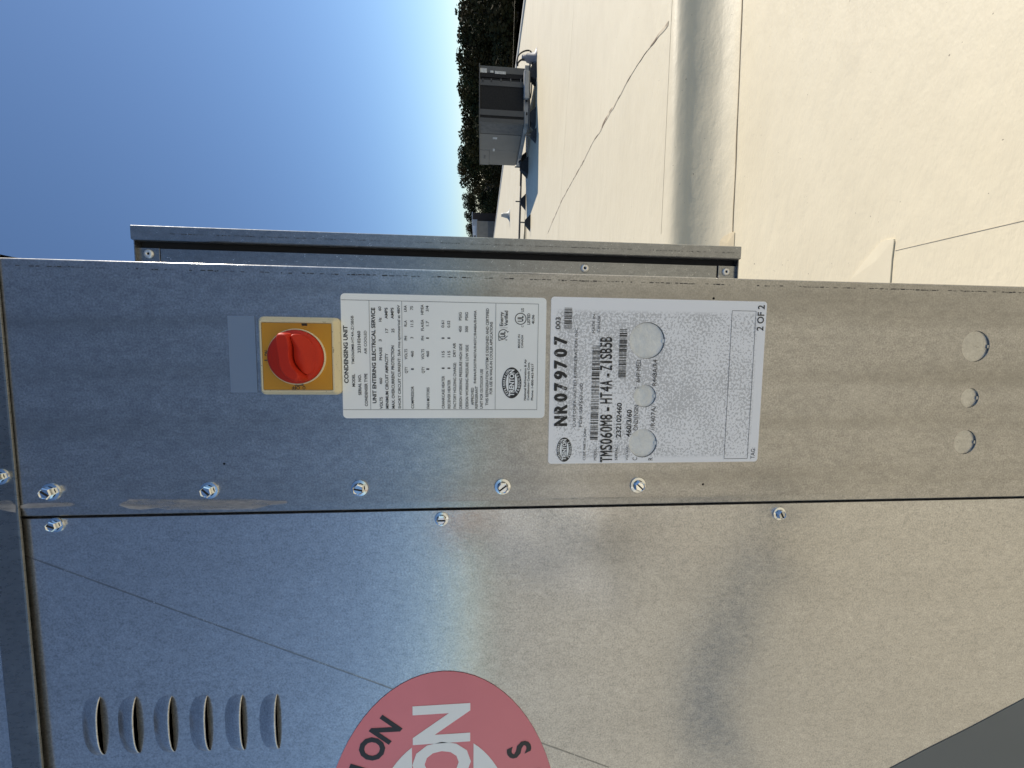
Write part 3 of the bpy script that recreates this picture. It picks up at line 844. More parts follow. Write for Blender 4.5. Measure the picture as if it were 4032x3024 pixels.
S_('SERIAL:', 760, 1570, 1440, 22, .0); S_('232102460', 790, 1365, 1050, 42, .025)
S_('VOLTAGE:', 857, 1570, 1440, 22, .0); S_('460/3/60', 882, 1360, 1112, 42, .025)
pr.build('faded_lettering', FADED, ship)
pr = Print(YL - .0002)
S_('C', 938, 1570, 1545, 40, .0); S_('ONDENSIN', 945, 1300, 1070, 40, .0); S_('T', 960, 925, 905, 40, 0); S_('6HP MED', 968, 865, 660, 40, .0)
S_('R', 1080, 1570, 1545, 40); S_('//R407A/', 1100, 1300, 1075, 40); S_('R448A/R4', 1115, 895, 660, 40)
K3 = 2.552
pr.px('TAG:', 2450 + 1325 / K3, 1200 + 1545 / K3, 1200 + 1435 / K3, 40 / K3, .0)
pr.px('2 OF 2', 2450 + 1412 / K3, 1200 + 262 / K3, 1200 + 4 / K3, 64 / K3, .015)
tag(pr.build('label_lettering', INK, ship), kind='stuff'); pr = Print(YL - .0002)
ta, tb_ = P(2890, 1224), P(2942, 1805); t2 = P(2882, 1224); t3 = P(2976, 1225)
z_hi, z_lo = t2.z, t3.z; xr_, xl_ = (t2.x + t3.x) / 2, (P(2850, 1805).x + P(2943, 1805).x) / 2
for q in (((xl_, z_hi), (xr_, z_hi)), ((xr_, z_hi), (xr_, z_lo)), ((xr_, z_lo), (xl_, z_lo)), ((xl_, z_lo), (xl_, z_hi))): pr.line(*q[0], *q[1], .00035)
pr.build('label_frame', INK, ship); pr = Print(YL - .0002)
def barcode(cx0, cx1, cs, ce, n):
    a = P(2100 + cx1 / K2, 1130 + cs / K2); b = P(2100 + cx0 / K2, 1130 + ce / K2); bb = P(2100 + cx1 / K2, 1130 + ce / K2)
    z0 = a.z; z1 = P(2100 + cx0 / K2, 1130 + cs / K2).z; x = a.x; wtot = bb.x - a.x; unitw = wtot / (n * 2.6)
    rnd = random.Random(cs)
    while x < bb.x:
        wd = unitw * rnd.choice((1, 1, 1, 2, 3)) * .8; x2 = min(x + wd, bb.x)
        pr.poly([(x, z0), (x2, z0), (x2, z1), (x, z1)]); x = x2 + unitw * rnd.choice((1, 1, 2, 3)) * .7
for q in ((278, 348, 378, 188, 16), (512, 582, 1385, 525, 62), (768, 836, 825, 383, 36)):
    pr = Print(YL - .0002); barcode(*q); tag(pr.build('barcode', INK, ship), kind='stuff')
pr = Print(YL - .0002)
lc2 = P(2221, 1770); ea, eb = 50 * PX, 31 * PX
pr.ellipse(lc2.x, lc2.z, ea, eb, 40)
pr.build('logo_oval', INK, ship)
pw = Print(YL - .0004)
oval_logo(None, pw, lc2.x, lc2.z, ea, eb)
arc_text(pw, 'REFRIGERATION', lc2.x, lc2.z, ea * .86, eb * .80, 163, 17, eb * .24, .03)
arc_text(pw, 'PRODUCTS', lc2.x, lc2.z, ea * .86, eb * .80, 218, 322, eb * .24, .03, False)
pw.build('logo_lettering', WHITEINK, ship)

# ---- the red oval on the louvred panel
yo = ya - .0006
def oval_pts(cx, cz, a, b, n=72): return [(cx + a * math.cos(k * 2 * math.pi / n), cz + b * math.sin(k * 2 * math.pi / n)) for k in range(n)]
oa, ob = 443 * DS * PX, 279 * DS * PX
apex = P(985 * DS, 1449 * DS, yo)
ocx, ocz = apex.x - oa, P(957 * DS, 1659 * DS, yo).z
oval = sheet('oval_sticker', oval_pts(ocx, ocz, oa, ob), yo, REDOVAL, unit)
pw = Print(yo - .0003)
bandh = 58 * DS * PX
def lens(sgn):
    ia, ib = oa * .645, ob * .62; th = math.asin(bandh * 1.22 / ib)
    pts = [(ocx + ia * math.cos(th + (math.pi - 2 * th) * k / 30), ocz + sgn * ib * math.sin(th + (math.pi - 2 * th) * k / 30)) for k in range(31)]
    pw.poly(pts)
lens(1); lens(-1)
nA, nB = P(1010 * DS, 1601 * DS, yo), P(897 * DS, 1525 * DS, yo)
lw_ = nB.x - nA.x; pitch = 99 * DS * PX
for i, ch in enumerate('TRENTON'):
    pw.text(ch, nA.x - (6 - i) * pitch - (.055 * lw_ if ch == 'O' else 0), nA.z, lw_ * (1.12 if ch == 'O' else 1), nB.z - nA.z, .035)
pw.build('sticker_lettering', WHITEINK, oval)
pk = Print(yo - .0003)
arc_text(pk, 'REFRIGERATION', ocx, ocz, oa * .855, ob * .80, 150, 30, ob * .19, .03)
pk.build('sticker_lettering', INK, oval)
pk = Print(yo - .0003)
arc_text(pk, 'PRODUCTS', ocx, ocz, oa * .865, ob * .81, 226, 314, ob * .19, .03, False)
pk.build('sticker_lettering', INK, oval)

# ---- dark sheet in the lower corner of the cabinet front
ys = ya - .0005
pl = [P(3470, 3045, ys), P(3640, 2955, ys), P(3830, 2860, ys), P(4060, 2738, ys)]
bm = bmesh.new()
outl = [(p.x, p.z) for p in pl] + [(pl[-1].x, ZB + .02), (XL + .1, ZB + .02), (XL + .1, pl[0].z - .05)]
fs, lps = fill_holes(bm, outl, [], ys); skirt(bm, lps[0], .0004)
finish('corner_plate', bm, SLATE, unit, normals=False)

# ---- side guard: channel standing off the right side of the cabinet
yg = D + .215
gz1, gz0 = P(512, 900, yg).z, P(2919, 985, yg).z
gxa = P(1716, 927, yg).x; gxb = P(1716, 981, yg).x; gxc = P(1716, 1007, yg).x
guard = thing('coil_guard', (gxc, yg, gz0), 'galvanized channel guard with riveted ends standing out behind the cabinet edge', 'guard')
bm = bmesh.new()
r2 = .0018
def vwall(bm, pts, z0, z1, smooth=False):
    prev = None
    for (x, y) in pts:
        cur = [bm.verts.new((x, y, z0)), bm.verts.new((x, y, z1))]
        if prev:
            f = bm.faces.new((prev[0], prev[1], cur[1], cur[0])); f.smooth = smooth
        prev = cur
bend = [(gxa - r2 + r2 * math.sin(math.pi / 2 * k / 4), yg + r2 - r2 * math.cos(math.pi / 2 * k / 4)) for k in range(5)]
vwall(bm, [(gxb, yg + .010), (gxb, yg + .0015), (gxb + .0012, yg)] + bend + [(gxa, yg + .20)], gz0, gz1)
finish('outer_flange', bm, GUARD, guard, normals=False)
for z, s in ((gz1, 1), (gz0, -1)):
    box('end_cap', XR + .001, gxa - .0005, yg + .004, yg + .2, min(z, z - s * .0012), max(z, z - s * .0012), GUARD, guard)
yi = yg + .009
gzt = P(633, 1000, yi).z; gzu = P(2822, 1050, yi).z
box('inner_rail', XR + .001, gxc, yi, yi + .0015, gzu, gzt, GUARD, guard)
for zz0, zz1 in ((P(2902, 1070, yi).z, P(2827, 1070, yi).z), (P(630, 1000, yi).z, P(532, 1000, yi).z)):
    bm = bmesh.new(); bx(bm, XR + .001, gxc + .0006, yi - .0004, yi + .0012, zz0, zz1, .0004); bx(bm, XR + .001, gxc + .0006, yi + .0013, yi + .03, zz1 - .0012 if zz1 > CAM.z else zz0, zz1 if zz1 > CAM.z else zz0 + .0012)
    finish('end_tab', bm, GUARD, guard)
box('gap_shade_sheet', XR + .001, gxa - .003, yi + .004, yi + .006, gz0 + .002, gz1 - .002, DARK, guard)  # added near-black sheet; the channel gap's shade is put in as colour
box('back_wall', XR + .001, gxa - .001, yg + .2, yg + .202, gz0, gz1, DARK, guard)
for (x, y, o_) in ((588, 1000, .0005), (2302, 1056, 0), (2857, 1071, .0005)):
    c = P(x, y, yi); bm = bmesh.new()
    lathe(bm, Vector((c.x, yi - o_, c.z)), Vector((0, -1, 0)), [(.0062, 0), (.0062, .0006), (.0055, .0014), (.004, .0021), (.0028, .0022), (.0018, .0018), (.0017, .0006)], 26)
    rv = finish('rivet', bm, RIVET, guard, smooth=True)
    bm = bmesh.new(); lathe(bm, Vector((c.x, yi - o_ - .0008, c.z)), Vector((0, -1, 0)), [(.0017, 0), (0, .0002)], 12); finish('rivet_core', bm, DARK, rv)
# perforation marks in a row down the flange
crimp('crimp_marks', gxa - .010, yg - .00015, gz0 + .006, gz1 - .05, guard, .0003, 3)
crimp('crimp_marks', (gxc + XR) / 2 + .003, yi - .00015, gzu + .01, gzt - .02, guard, .001, 4, .5)

# ------------------------------------------------------------------ far roof-top unit
def m_paint(name, c, rough=.5): return m_noisy(name, c, tuple(x * .86 for x in c), 2.2, rough)
UGREY = m_paint('grey painted cabinet', (.105, .105, .102)); UDARK = m_paint('dark grey frame', (.075, .075, .075)); UCOIL = m_noisy('dark coil mesh', (.008, .008, .008), (.016, .015, .015), 30, .9)
ULIGHT = m_paint('light grey panel', (.145, .14, .132)); UPAPER = m_noisy('weathered notice', (.62, .62, .60), (.40, .40, .39), 26, .6); USTEEL = m_noisy('dull base rail steel', (.36, .37, .38), (.22, .23, .24), 3, .5, .5)
yU = CAM.y + None if False else None
gp = G(1157 * DS, 200 * DS)                     # ground under the near face
yU = gp.y
def U(x, y, yy=yU): return P(x * DS, y * DS, yy)
ux1 = U(1080, 141).x; ux0 = U(1080, 262).x
uz1 = U(1035, 200).z; uz0 = U(1133, 200).z
r_ = ray(1080 * DS, 356 * DS); uyb = ux0 / r_.x * r_.y
far = thing('rooftop_unit', (ux0, yU, 0), 'large dark grey air conditioning unit standing far out on the cream roof', 'rooftop unit')
box('cabinet', ux0 + .01, ux1 - .01, yU + .03, uyb - .01, uz0, uz1 - .02, UGREY, far, .004)
box('top_cover', ux0 - .02, ux1 + .02, yU, uyb + .02, uz1 - .02, uz1, UDARK, far, .004)
def face(name, y0, y1, x0, x1, mt, out=.012, dep=.03, parent=far):     # on the near face, in overview pixels
    a = U(x0, y1); b = U(x1, y0)
    return box(name, a.x, b.x, yU + .03 - out, yU + .03 - out + dep, b.z, a.z, mt, parent, .003)
face('coil_panel', 187, 208.5, 1037, 1132, UCOIL, -.008); face('coil_panel', 190, 235, 1037, 1132, UCOIL, -.006) if False else None
for f_ in list(far.children):
    if f_.name.startswith('coil_panel'): bpy.data.objects.remove(f_)
face('coil_panel', 183, 239, 1037, 1131, UCOIL, .004)
face('coil_panel', 247, 258, 1037, 1131, UCOIL, .004)
face('corner_post', 240, 246.5, 1036, 1133, UDARK, .02); face('corner_post', 258.5, 262, 1036, 1133, UDARK, .02); face('corner_post', 177, 182, 1036, 1133, UDARK, .02)
face('vent_recess', 160, 166, 1037, 1131, UCOIL, .006); face('vent_bank', 170, 176, 1037, 1131, UCOIL, .006)
for q in (1042, 1060, 1081, 1102, 1124): face('vent_bar', 169, 177, q, q + 2.4, UGREY, .02)
face('notice', 146, 154.5, 1036.5, 1052, UPAPER, .008); face('notice', 151, 155, 1059, 1066, UPAPER, .008); face('warning_label', 153, 157.5, 1069, 1093, UPAPER, .008)
# left side, receding
def side(name, y0, y1, x0, x1, mt, out=.010):
    def at(x, y):
        r = ray(x * DS, y * DS); return CAM + r * (ux0 / r.x)
    a, b = at(x0, y0), at(x0, y1); t, u_ = at((x0), y0), at(x1, y0)
    return box(name, ux0 + .01 - out, ux0 + .03, min(a.y, b.y), max(a.y, b.y), u_.z, t.z, mt, far, .003)
side('coil_panel', 266, 285, 1037, 1130, m_noisy('grey louvre panel', (.07, .07, .072), (.11, .11, .11), 8, .6), .008)
side('side_door', 288.5, 323, 1036.5, 1126, ULIGHT, .012); side('side_door', 323.6, 355, 1036.5, 1057, ULIGHT, .012); side('side_door', 323.6, 355, 1058, 1118, ULIGHT, .014)
side('corner_post', 262.2, 265.5, 1036, 1131, UDARK, .018)
side('warning_label', 296, 300, 1064.5, 1074, UPAPER, .016); side('warning_label', 320.5, 326, 1064.5, 1069, UPAPER, .018); side('badge', 336, 342, 1045, 1049, UDARK, .018)
# base rails, feet
box('base_rail', ux0 - .03, ux1 + .03, yU - .02, yU + .06, uz0 - .10, uz0 - .005, USTEEL, far, .004)
box('base_rail', ux0 - .03, ux0 + .06, yU + .062, uyb + .03, uz0 - .10, uz0 - .005, USTEEL, far, .004)
box('base_rail', ux1 - .06, ux1 + .03, yU + .062, uyb + .03, uz0 - .10, uz0 - .005, USTEEL, far, .004)
for q in (190, 215, 244):
    face('lift_slot', q, q + 6, 1136, 1139.5, DARK, .055, .004)
box('support_beam', ux0 - .12, ux1 + .08, yU - .06, yU + .08, .13, uz0 - .105, UDARK, far, .006)
box('support_beam', ux0 - .12, ux1 + .08, uyb - .14, uyb, .13, uz0 - .105, UDARK, far, .006)
for (qx, qy) in ((ux0 + .1, yU), (ux1 - .15, yU), (ux0 + .1, uyb - .08), (ux1 - .15, uyb - .08)):
    bm = bmesh.new()
    b0 = [bm.verts.new((qx + a * .2, qy + b * .13, .003)) for a, b in ((-1, -1), (1, -1), (1, 1), (-1, 1))]; b1 = [bm.verts.new((qx + a * .11, qy + b * .09, .128)) for a, b in ((-1, -1), (1, -1), (1, 1), (-1, 1))]
    for k in range(4): bm.faces.new((b0[k], b0[(k + 1) % 4], b1[(k + 1) % 4], b1[k]))
    bm.faces.new(b1); finish('rubber_foot', bm, RUBBER, far)

# curb-mounted drum under the front, pipe boot and hoses at its right
bm = bmesh.new(); a = G(1160 * DS, 150 * DS); b = G(1160 * DS, 207 * DS)
# rounded condensate pan below the front rail
box('drip_pan', b.x, a.x, yU - .16, yU - .065, .16, .30, USTEEL, far, .03)
bt = G(1158 * DS, 127 * DS)
boot = thing('pipe_boot', (bt.x, bt.y, 0), 'grey conical pipe boot with black hoses beside the big dark grey unit', 'pipe boot')
BOOT = m_paint('grey boot rubber', (.26, .26, .28))
bm = bmesh.new(); lathe(bm, Vector((bt.x, bt.y, .002)), Vector((0, 0, 1)), [(.20, 0), (.19, .02), (.12, .05), (.085, .22), (.06, .24), (.055, .34), (0, .34)], 20); finish('boot_cone', bm, BOOT, boot, smooth=True)
def hose(pts, r, name='hose', mt=RUBBER, parent=boot):
    P0 = [U(x, y, bt.y - .02) for x, y in pts]
    out = []
    for i in range(len(P0) - 1):
        p0, p1, p2, p3 = P0[max(i - 1, 0)], P0[i], P0[i + 1], P0[min(i + 2, len(P0) - 1)]
        for k in range(6):
            t = k / 6
            out.append(.5 * ((2 * p1) + (-p0 + p2) * t + (2 * p0 - 5 * p1 + 4 * p2 - p3) * t * t + (-p0 + 3 * p1 - 3 * p2 + p3) * t ** 3))
    out.append(P0[-1])
    bm = bmesh.new(); tube(bm, out, r, 8); return finish(name, bm, mt, parent, smooth=True)
hose([(1150, 128), (1150, 118), (1145, 110), (1136, 109.5), (1126, 114), (1119, 122), (1116, 135), (1117, 140)], .016)
hose([(1149, 128), (1142, 128), (1134, 127), (1125, 130), (1119, 136), (1118, 142)], .020)
hose([(1150, 126), (1150, 140), (1149, 165), (1148, 195), (1146, 212)], .014)
hose([(1160, 140), (1161, 165), (1161, 190), (1159, 195), (1157, 180), (1156, 150), (1153, 140)], .009)
hose([(1147, 132), (1144, 140), (1146, 146), (1150, 150)], .008)

# far black pipe on rubber pyramids
def pyramid(name, px, py, w0, h, label, post=False):
    c = G(px * DS, py * DS); o = thing(name, (c.x, c.y, 0), label, 'pipe support', 'black rubber supports on the roof')
    bm = bmesh.new()
    b0 = [bm.verts.new((c.x + a * w0, c.y + b * w0 * .6, .003)) for a, b in ((-1, -1), (1, -1), (1, 1), (-1, 1))]
    b1 = [bm.verts.new((c.x + a * w0 * .3, c.y + b * w0 * .25, h)) for a, b in ((-1, -1), (1, -1), (1, 1), (-1, 1))]
    for k in range(4): bm.faces.new((b0[k], b0[(k + 1) % 4], b1[(k + 1) % 4], b1[k]))
    bm.faces.new(b1); finish('rubber_block', bm, RUBBER, o)
    bm = bmesh.new(); tube(bm, [Vector((c.x, c.y, h - .01)), Vector((c.x, c.y, h + .14))], .018, 8); finish('clamp_post', bm, UDARK, o)
    return c
pA = pyramid('pipe_support', 1135, 436, .19, .15, 'black rubber pipe support on the roof below the thin black pipe')
pB = pyramid('pipe_support', 1145, 481, .18, .14, 'black rubber support with a short post at the end of the blue shadow')
pC = pyramid('pipe_support', 1140, 362, .24, .22, 'black rubber support under the rear corner of the big dark grey unit')
pD = pyramid('pipe_support', 1158, 293, .14, .13, 'black rubber support lying in the shadow before the big dark grey unit')
pl0 = Vector((ux0 - .05, pC.y, .24)); 
pipe = thing('gas_pipe', (pl0.x, pl0.y, 0), 'thin black pipe running across the far roof from the big unit', 'pipe')
e0 = P(1126 * DS, 362 * DS, pC.y + .3); e1 = P(1121.5 * DS, 520 * DS, pC.y + .9); e2 = e1 + (e1 - e0) * 1.2
bm = bmesh.new(); tube(bm, [e0, e1, e2], .030, 10); finish('pipe_run', bm, UDARK, pipe, smooth=True)
bm = bmesh.new(); tube(bm, [e0 + Vector((.12, -.1, .05)), e0 + Vector((.1, -.05, .02)), e0], .05, 10); finish('pipe_elbow', bm, UDARK, pipe, smooth=True)
e3 = G(1137 * DS, 487 * DS); e4 = G(1135.5 * DS, 540 * DS)
bm = bmesh.new(); tube(bm, [Vector((e3.x, e3.y, .05)), Vector((e4.x, e4.y, .05)), Vector((e4.x * 2 - e3.x, e4.y * 2 - e3.y, .05))], .035, 10)
cd_ = finish('conduit', bm, m_paint('weathered conduit', (.30, .27, .2)), None, smooth=True); tag(cd_, 'thin weathered conduit lying on the roof behind the short post', 'conduit')
for o_ in (e1 - e0,):
    for t in (.52,):
        c = e0 + o_ * t
# vent pipe
c = G(1101 * DS, 465 * DS); top = P(1083 * DS, 465 * DS, c.y)
vent = thing('vent_pipe', (c.x, c.y, 0), 'short pale grey vent pipe with flared boot on the far roof', 'vent pipe')
VENTM = m_paint('pale grey pipe', (.42, .42, .40))
bm = bmesh.new(); tube(bm, [Vector((c.x, c.y, .1)), Vector((c.x, c.y, top.z))], .085, 14); finish('pipe', bm, VENTM, vent, smooth=True)
bm = bmesh.new(); lathe(bm, Vector((c.x, c.y, .003)), Vector((0, 0, 1)), [(.28, 0), (.22, .03), (.14, .10), (.10, .28), (.09, .30)], 18); finish('boot_cone', bm, VENTM, vent, smooth=True)

# ------------------------------------------------------------------ beyond the roof: ground, building, trees
GZ = -6.5
bm = bmesh.new(); R_ = 700
vs = [bm.verts.new((a * R_, b * R_, GZ)) for a, b in ((-1, -1), (1, -1), (1, 1), (-1, 1))]; bm.faces.new(vs)
gr = finish('ground', bm, m_noisy('dry grass ground', (.07, .075, .04), (.12, .10, .06), .4, .9)); tag(gr, kind='structure')
box('outer_wall', -44.5, edge_x(30) - .2, -40, 60, GZ, -.42, m_paint('block wall', (.35, .33, .3)), roof)
yb = 52.0
def W(x, y): return P(x * DS, y * DS, yb)
bld = thing('neighbour_building', (W(1060, 475).x, yb, GZ), 'low tan and grey building with white parapet behind the roof edge', 'building')
TAN = m_paint('tan stucco', (.46, .39, .31)); BGREY = m_paint('grey wall base', (.25, .235, .22)); WHITE = m_paint('white parapet metal', (.62, .61, .62)); BROWN = m_paint('dark brown brick', (.06, .04, .032))
xa_, xb_ = W(1030, 530).x - 14, W(1030, 477).x
box('wall', xa_, xb_, yb, yb + 14, W(1054, 500).z, W(1031, 500).z, TAN, bld)
box('wall_base', xa_, xb_ + .02, yb - .03, yb + 14.03, GZ, W(1054, 500).z, BGREY, bld)
box('parapet', xa_ - .1, xb_ + .1, yb - .12, yb + 14.1, W(1031, 500).z, W(1028, 500).z, WHITE, bld)
box('parapet_block', W(1020, 488).x, xb_ + .12, yb - .16, yb + 4, W(1031, 480).z + .002, W(1021, 480).z, WHITE, bld)
box('side_wing', xb_ + .12, W(1030, 457).x, yb + .4, yb + 12, GZ, W(1021, 465).z, BROWN, bld)
box('wing_coping', xb_ + .1, W(1030, 456).x, yb + .35, yb + 12.1, W(1021, 465).z, W(1019, 465).z, WHITE, bld)

def m_leaf(name, a, b):
    m = mat(name, a, .9, 0, .15); n = N(m)
    oi = n.node('ShaderNodeObjectInfo'); f = n.noise(.9, 3)
    n.link(n.mix(n.range(f, .35, .65, 0, 1), a, b), n.b.inputs['Base Color'])
    return m
LEAFS = [m_leaf('leaf dark green', (.020, .028, .012), (.038, .044, .018)), m_leaf('leaf olive', (.030, .032, .012), (.055, .048, .02)), m_leaf('leaf autumn', (.045, .034, .014), (.028, .032, .014))]
BARK = m_noisy('bark', (.05, .04, .032), (.09, .075, .06), 3, .9)
def tree(name, x, y, top, label, mi, seed, cr=3.2):
    rnd = random.Random(seed)
    o = thing(name, (x, y, GZ), label, 'tree', 'trees beyond the roof edge')
    H = top - GZ
    bm = bmesh.new()
    lean = Vector((rnd.uniform(-.4, .4), rnd.uniform(-.4, .4), 0))
    base = Vector((x, y, GZ))
    tube(bm, [base, base + lean * .3 + Vector((0, 0, H * .35)), base + lean * .7 + Vector((0, 0, H * .7)), base + lean + Vector((0, 0, H * .93))], [.20, .16, .10, .03], 7)
    clumps = []
    for i in range(11):
        zf = rnd.uniform(.34, .93); an = rnd.uniform(0, 6.28)
        rad = cr * (1.05 - .75 * abs(zf - .58) / .42) * rnd.uniform(.35, 1)
        p0 = base + lean * zf + Vector((0, 0, H * (zf - .10)))
        c = base + lean * zf + Vector((math.cos(an) * rad, math.sin(an) * rad, H * zf))
        tube(bm, [p0, (p0 + c) / 2 + Vector((0, 0, .15)), c], [.06, .04, .015], 5, False)
        clumps.append((c, rnd.uniform(.75, 1.35)))
    clumps.append((base + lean + Vector((0, 0, H * .96)), .7)); clumps.append((base + lean * .8 + Vector((0, 0, H * .86)), 1.3))
    finish('trunk', bm, BARK, o)
    vs = []; fs = []
    for c, r in clumps:
        for k in range(int(420 * r * r)):
            d = Vector((rnd.gauss(0, 1), rnd.gauss(0, 1), rnd.gauss(0, 1)))
            d = d.normalized() * r * rnd.random() ** .45; d.z *= .72
            p = c + d
            if p.z > top + .3: continue
            s = rnd.uniform(.07, .17)
            a = Vector((rnd.gauss(0, 1), rnd.gauss(0, 1), rnd.gauss(0, .6))).normalized(); b = a.cross(Vector((rnd.gauss(0, 1), rnd.gauss(0, 1), rnd.gauss(0, 1)))).normalized()
            i = len(vs)
            vs += [p - a * s, p + b * s * .55, p + a * s, p - b * s * .55]; fs.append((i, i + 1, i + 2, i + 3))
    me = bpy.data.meshes.new('crown'); me.from_pydata([tuple(v) for v in vs], [], fs); me.update()
    new_obj('crown', me, LEAFS[mi], o)
# rows of the picture (overview pixels) where each crown tops out, and how far away it stands
TREES = [(-60, 1003, 26), (-12, 1001, 27), (12, 996, 25), (40, 987, 28), (68, 992, 27), (95, 990, 30), (122, 986, 28), (150, 992, 30), (178, 990, 32), (206, 997, 33), (236, 994, 34), (262, 998, 36), (290, 993, 36), (318, 990, 38), (345, 994, 39), (372, 990, 41), (398, 994, 47), (424, 998, 68), (446, 1000, 70), (470, 1003, 70), (492, 1006, 72), (512, 1014, 74), (540, 1010, 74)]
nm = ['first', 'second', 'third', 'fourth', 'fifth', 'sixth', 'seventh', 'eighth', 'ninth', 'tenth', 'eleventh', 'twelfth', 'thirteenth', 'fourteenth', 'fifteenth', 'sixteenth', 'seventeenth', 'eighteenth', 'nineteenth', 'twentieth', 'twenty-first', 'twenty-second', 'twenty-third']
for i, (ry, tx, yy) in enumerate(TREES):
    p = P(tx * DS, ry * DS, yy)
    tree('broadleaf_tree', p.x + .0, yy, p.z, 'dark broadleaf tree beyond the roof, %s along the treeline from the picture top' % nm[i], (i * 7 + i // 3) % 3, 100 + i, 2.6 + .5 * (i % 3))
# dense undergrowth behind, one mass
rnd = random.Random(5); vs = []; fs = []
for k in range(42000):
    t = rnd.random(); ry = -120 + 640 * t; yy = 34 + 22 * t + rnd.uniform(0, 9)
    p = P(1040 * DS, ry * DS, yy)
    z = GZ + rnd.random() ** .8 * (CAM.z + 1.0 - GZ) * (.84 + .2 * mnoise.noise(Vector((t * 30, 0, 0))))
    p = Vector((p.x + rnd.uniform(-1, 1), yy, z)); s = rnd.uniform(.15, .36)
    a = Vector((rnd.gauss(0, 1), rnd.gauss(0, 1), rnd.gauss(0, 1))).normalized(); b = a.cross(Vector((rnd.gauss(0, 1), rnd.gauss(0, 1), rnd.gauss(0, 1)))).normalized()
    i = len(vs); vs += [p - a * s, p + b * s * .6, p + a * s, p - b * s * .6]; fs.append((i, i + 1, i + 2, i + 3))
me = bpy.data.meshes.new('undergrowth'); me.from_pydata([tuple(v) for v in vs], [], fs); me.update()
tag(new_obj('undergrowth', me, LEAFS[0]), 'dark tangled undergrowth under the trees beyond the roof', 'undergrowth', kind='stuff')

# ------------------------------------------------------------------ the person behind the camera: shadow on the roof and dim image in the steel
def m_person():
    m = mat('skin and work clothes', (.4, .3, .22), .8); n = N(m)
    sep = n.node('ShaderNodeSeparateXYZ'); n.link(n.tc.outputs['Object'], sep.inputs[0])
    r = n.node('ShaderNodeValToRGB'); r.color_ramp.interpolation = 'CONSTANT'; e = r.color_ramp.elements
    st = [(0, (.03, .025, .02)), (.055, (.62, .57, .48)), (.535, (.40, .34, .26)), (.555, (.74, .73, .70)), (.835, (.45, .29, .21)), (.985, (.05, .035, .025))]
    while len(e) < len(st): e.new(.5)
    for q, (p, c) in zip(e, st): q.position = p; q.color = (*c, 1)
    n.link(n.range(sep.outputs[2], 0, 1.76, 0, 1), r.inputs['Fac']); n.link(r.outputs[0], n.b.inputs['Base Color'])
    return m
PX0, PY0 = -.82, -1.12
person = thing('person', (PX0, PY0, DROP), 'person in pale khaki trousers and pale shirt reaching out, seen only as a dim reflection', 'person')
V = {}; E = []; Rr = {}
def jt(n_, co, r, par=None):
    V[n_] = co; Rr[n_] = r
    if par: E.append((par, n_))
jt('pelvis', (0, 0, .95), .18); jt('waist', (.01, .02, 1.10), .19, 'pelvis'); jt('chest', (.03, .05, 1.30), .215, 'waist'); jt('neck', (.05, .08, 1.47), .062, 'chest')
jt('jaw', (.06, .12, 1.55), .068, 'neck'); jt('head', (.06, .11, 1.64), .092, 'jaw'); jt('crown', (.06, .10, 1.71), .07, 'head'); jt('nose', (.075, .205, 1.615), .012, 'head')
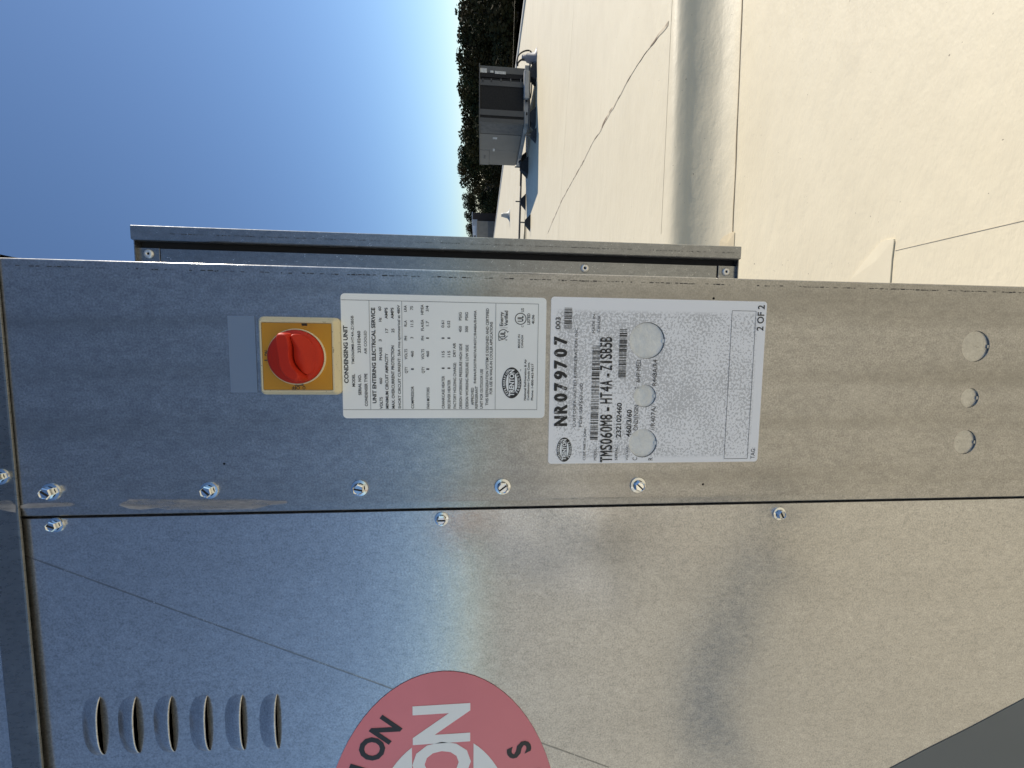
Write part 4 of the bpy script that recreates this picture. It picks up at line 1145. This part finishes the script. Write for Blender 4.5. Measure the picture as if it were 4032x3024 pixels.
for sx, nm_ in ((-1, 'l'), (1, 'r')):
    jt(nm_ + 'hip', (.10 * sx, 0, .88), .115, 'pelvis'); jt(nm_ + 'knee', (.13 * sx, .03, .49), .08, nm_ + 'hip'); jt(nm_ + 'calf', (.135 * sx, -.01, .33), .068, nm_ + 'knee'); jt(nm_ + 'ankle', (.14 * sx, -.02, .09), .040, nm_ + 'calf'); jt(nm_ + 'toe', (.155 * sx, .17, .04), .036, nm_ + 'ankle')
    jt(nm_ + 'sho', (.03 + .185 * sx, .05, 1.40), .062, 'chest')
    el = (.36, .30, 1.32) if sx > 0 else (-.24, .10, 1.10); wr = (.52, .54, 1.42) if sx > 0 else (-.16, .30, 1.00)
    jt(nm_ + 'elb', el, .045, nm_ + 'sho'); jt(nm_ + 'wri', wr, .030, nm_ + 'elb')
    d = (Vector(wr) - Vector(el)).normalized(); sd = d.cross(Vector((0, 0, 1))).normalized(); up_ = sd.cross(d)
    pm = Vector(wr) + d * .055; jt(nm_ + 'palm', tuple(pm), .030, nm_ + 'wri')
    for k, (off, ln) in enumerate(((-.027, .060), (-.009, .072), (.009, .076), (.027, .070))):
        b0 = pm + d * .035 + sd * off; b1 = b0 + d * ln * .5 - up_ * .006; b2 = b1 + d * ln * .42 - up_ * .020
        jt(nm_ + 'f%da' % k, tuple(b0), .009, nm_ + 'palm'); jt(nm_ + 'f%db' % k, tuple(b1), .0085, nm_ + 'f%da' % k); jt(nm_ + 'f%dc' % k, tuple(b2), .0075, nm_ + 'f%db' % k)
    t0 = pm + sd * .032 - d * .01; t1 = t0 + sd * .022 + d * .030; t2 = t1 + d * .028 - up_ * .008
    jt(nm_ + 'ta', tuple(t0), .011, nm_ + 'palm'); jt(nm_ + 'tb', tuple(t1), .010, nm_ + 'ta'); jt(nm_ + 'tc', tuple(t2), .009, nm_ + 'tb')
names = list(V); me = bpy.data.meshes.new('body')
me.from_pydata([V[q] for q in names], [(names.index(a), names.index(b)) for a, b in E], []); me.update()
body_o = bpy.data.objects.new('body', me); C.objects.link(body_o)
sk = body_o.modifiers.new('skin', 'SKIN'); sk.use_smooth_shade = True; ss = body_o.modifiers.new('sub', 'SUBSURF'); ss.levels = 2; ss.render_levels = 2
for i, q in enumerate(names):
    r = Rr[q]; me.skin_vertices[0].data[i].radius = (r, r * (.72 if q in ('pelvis', 'waist', 'chest') else 1)); me.skin_vertices[0].data[i].use_root = (q == 'pelvis')
dg = bpy.context.evaluated_depsgraph_get()
m2 = bpy.data.meshes.new_from_object(body_o.evaluated_get(dg)); bpy.data.objects.remove(body_o)
m2.name = 'body'
b_ = bpy.data.objects.new('body', m2); C.objects.link(b_); b_.parent = person
m2.materials.clear(); m2.materials.append(m_person())
for p in m2.polygons: p.use_smooth = True
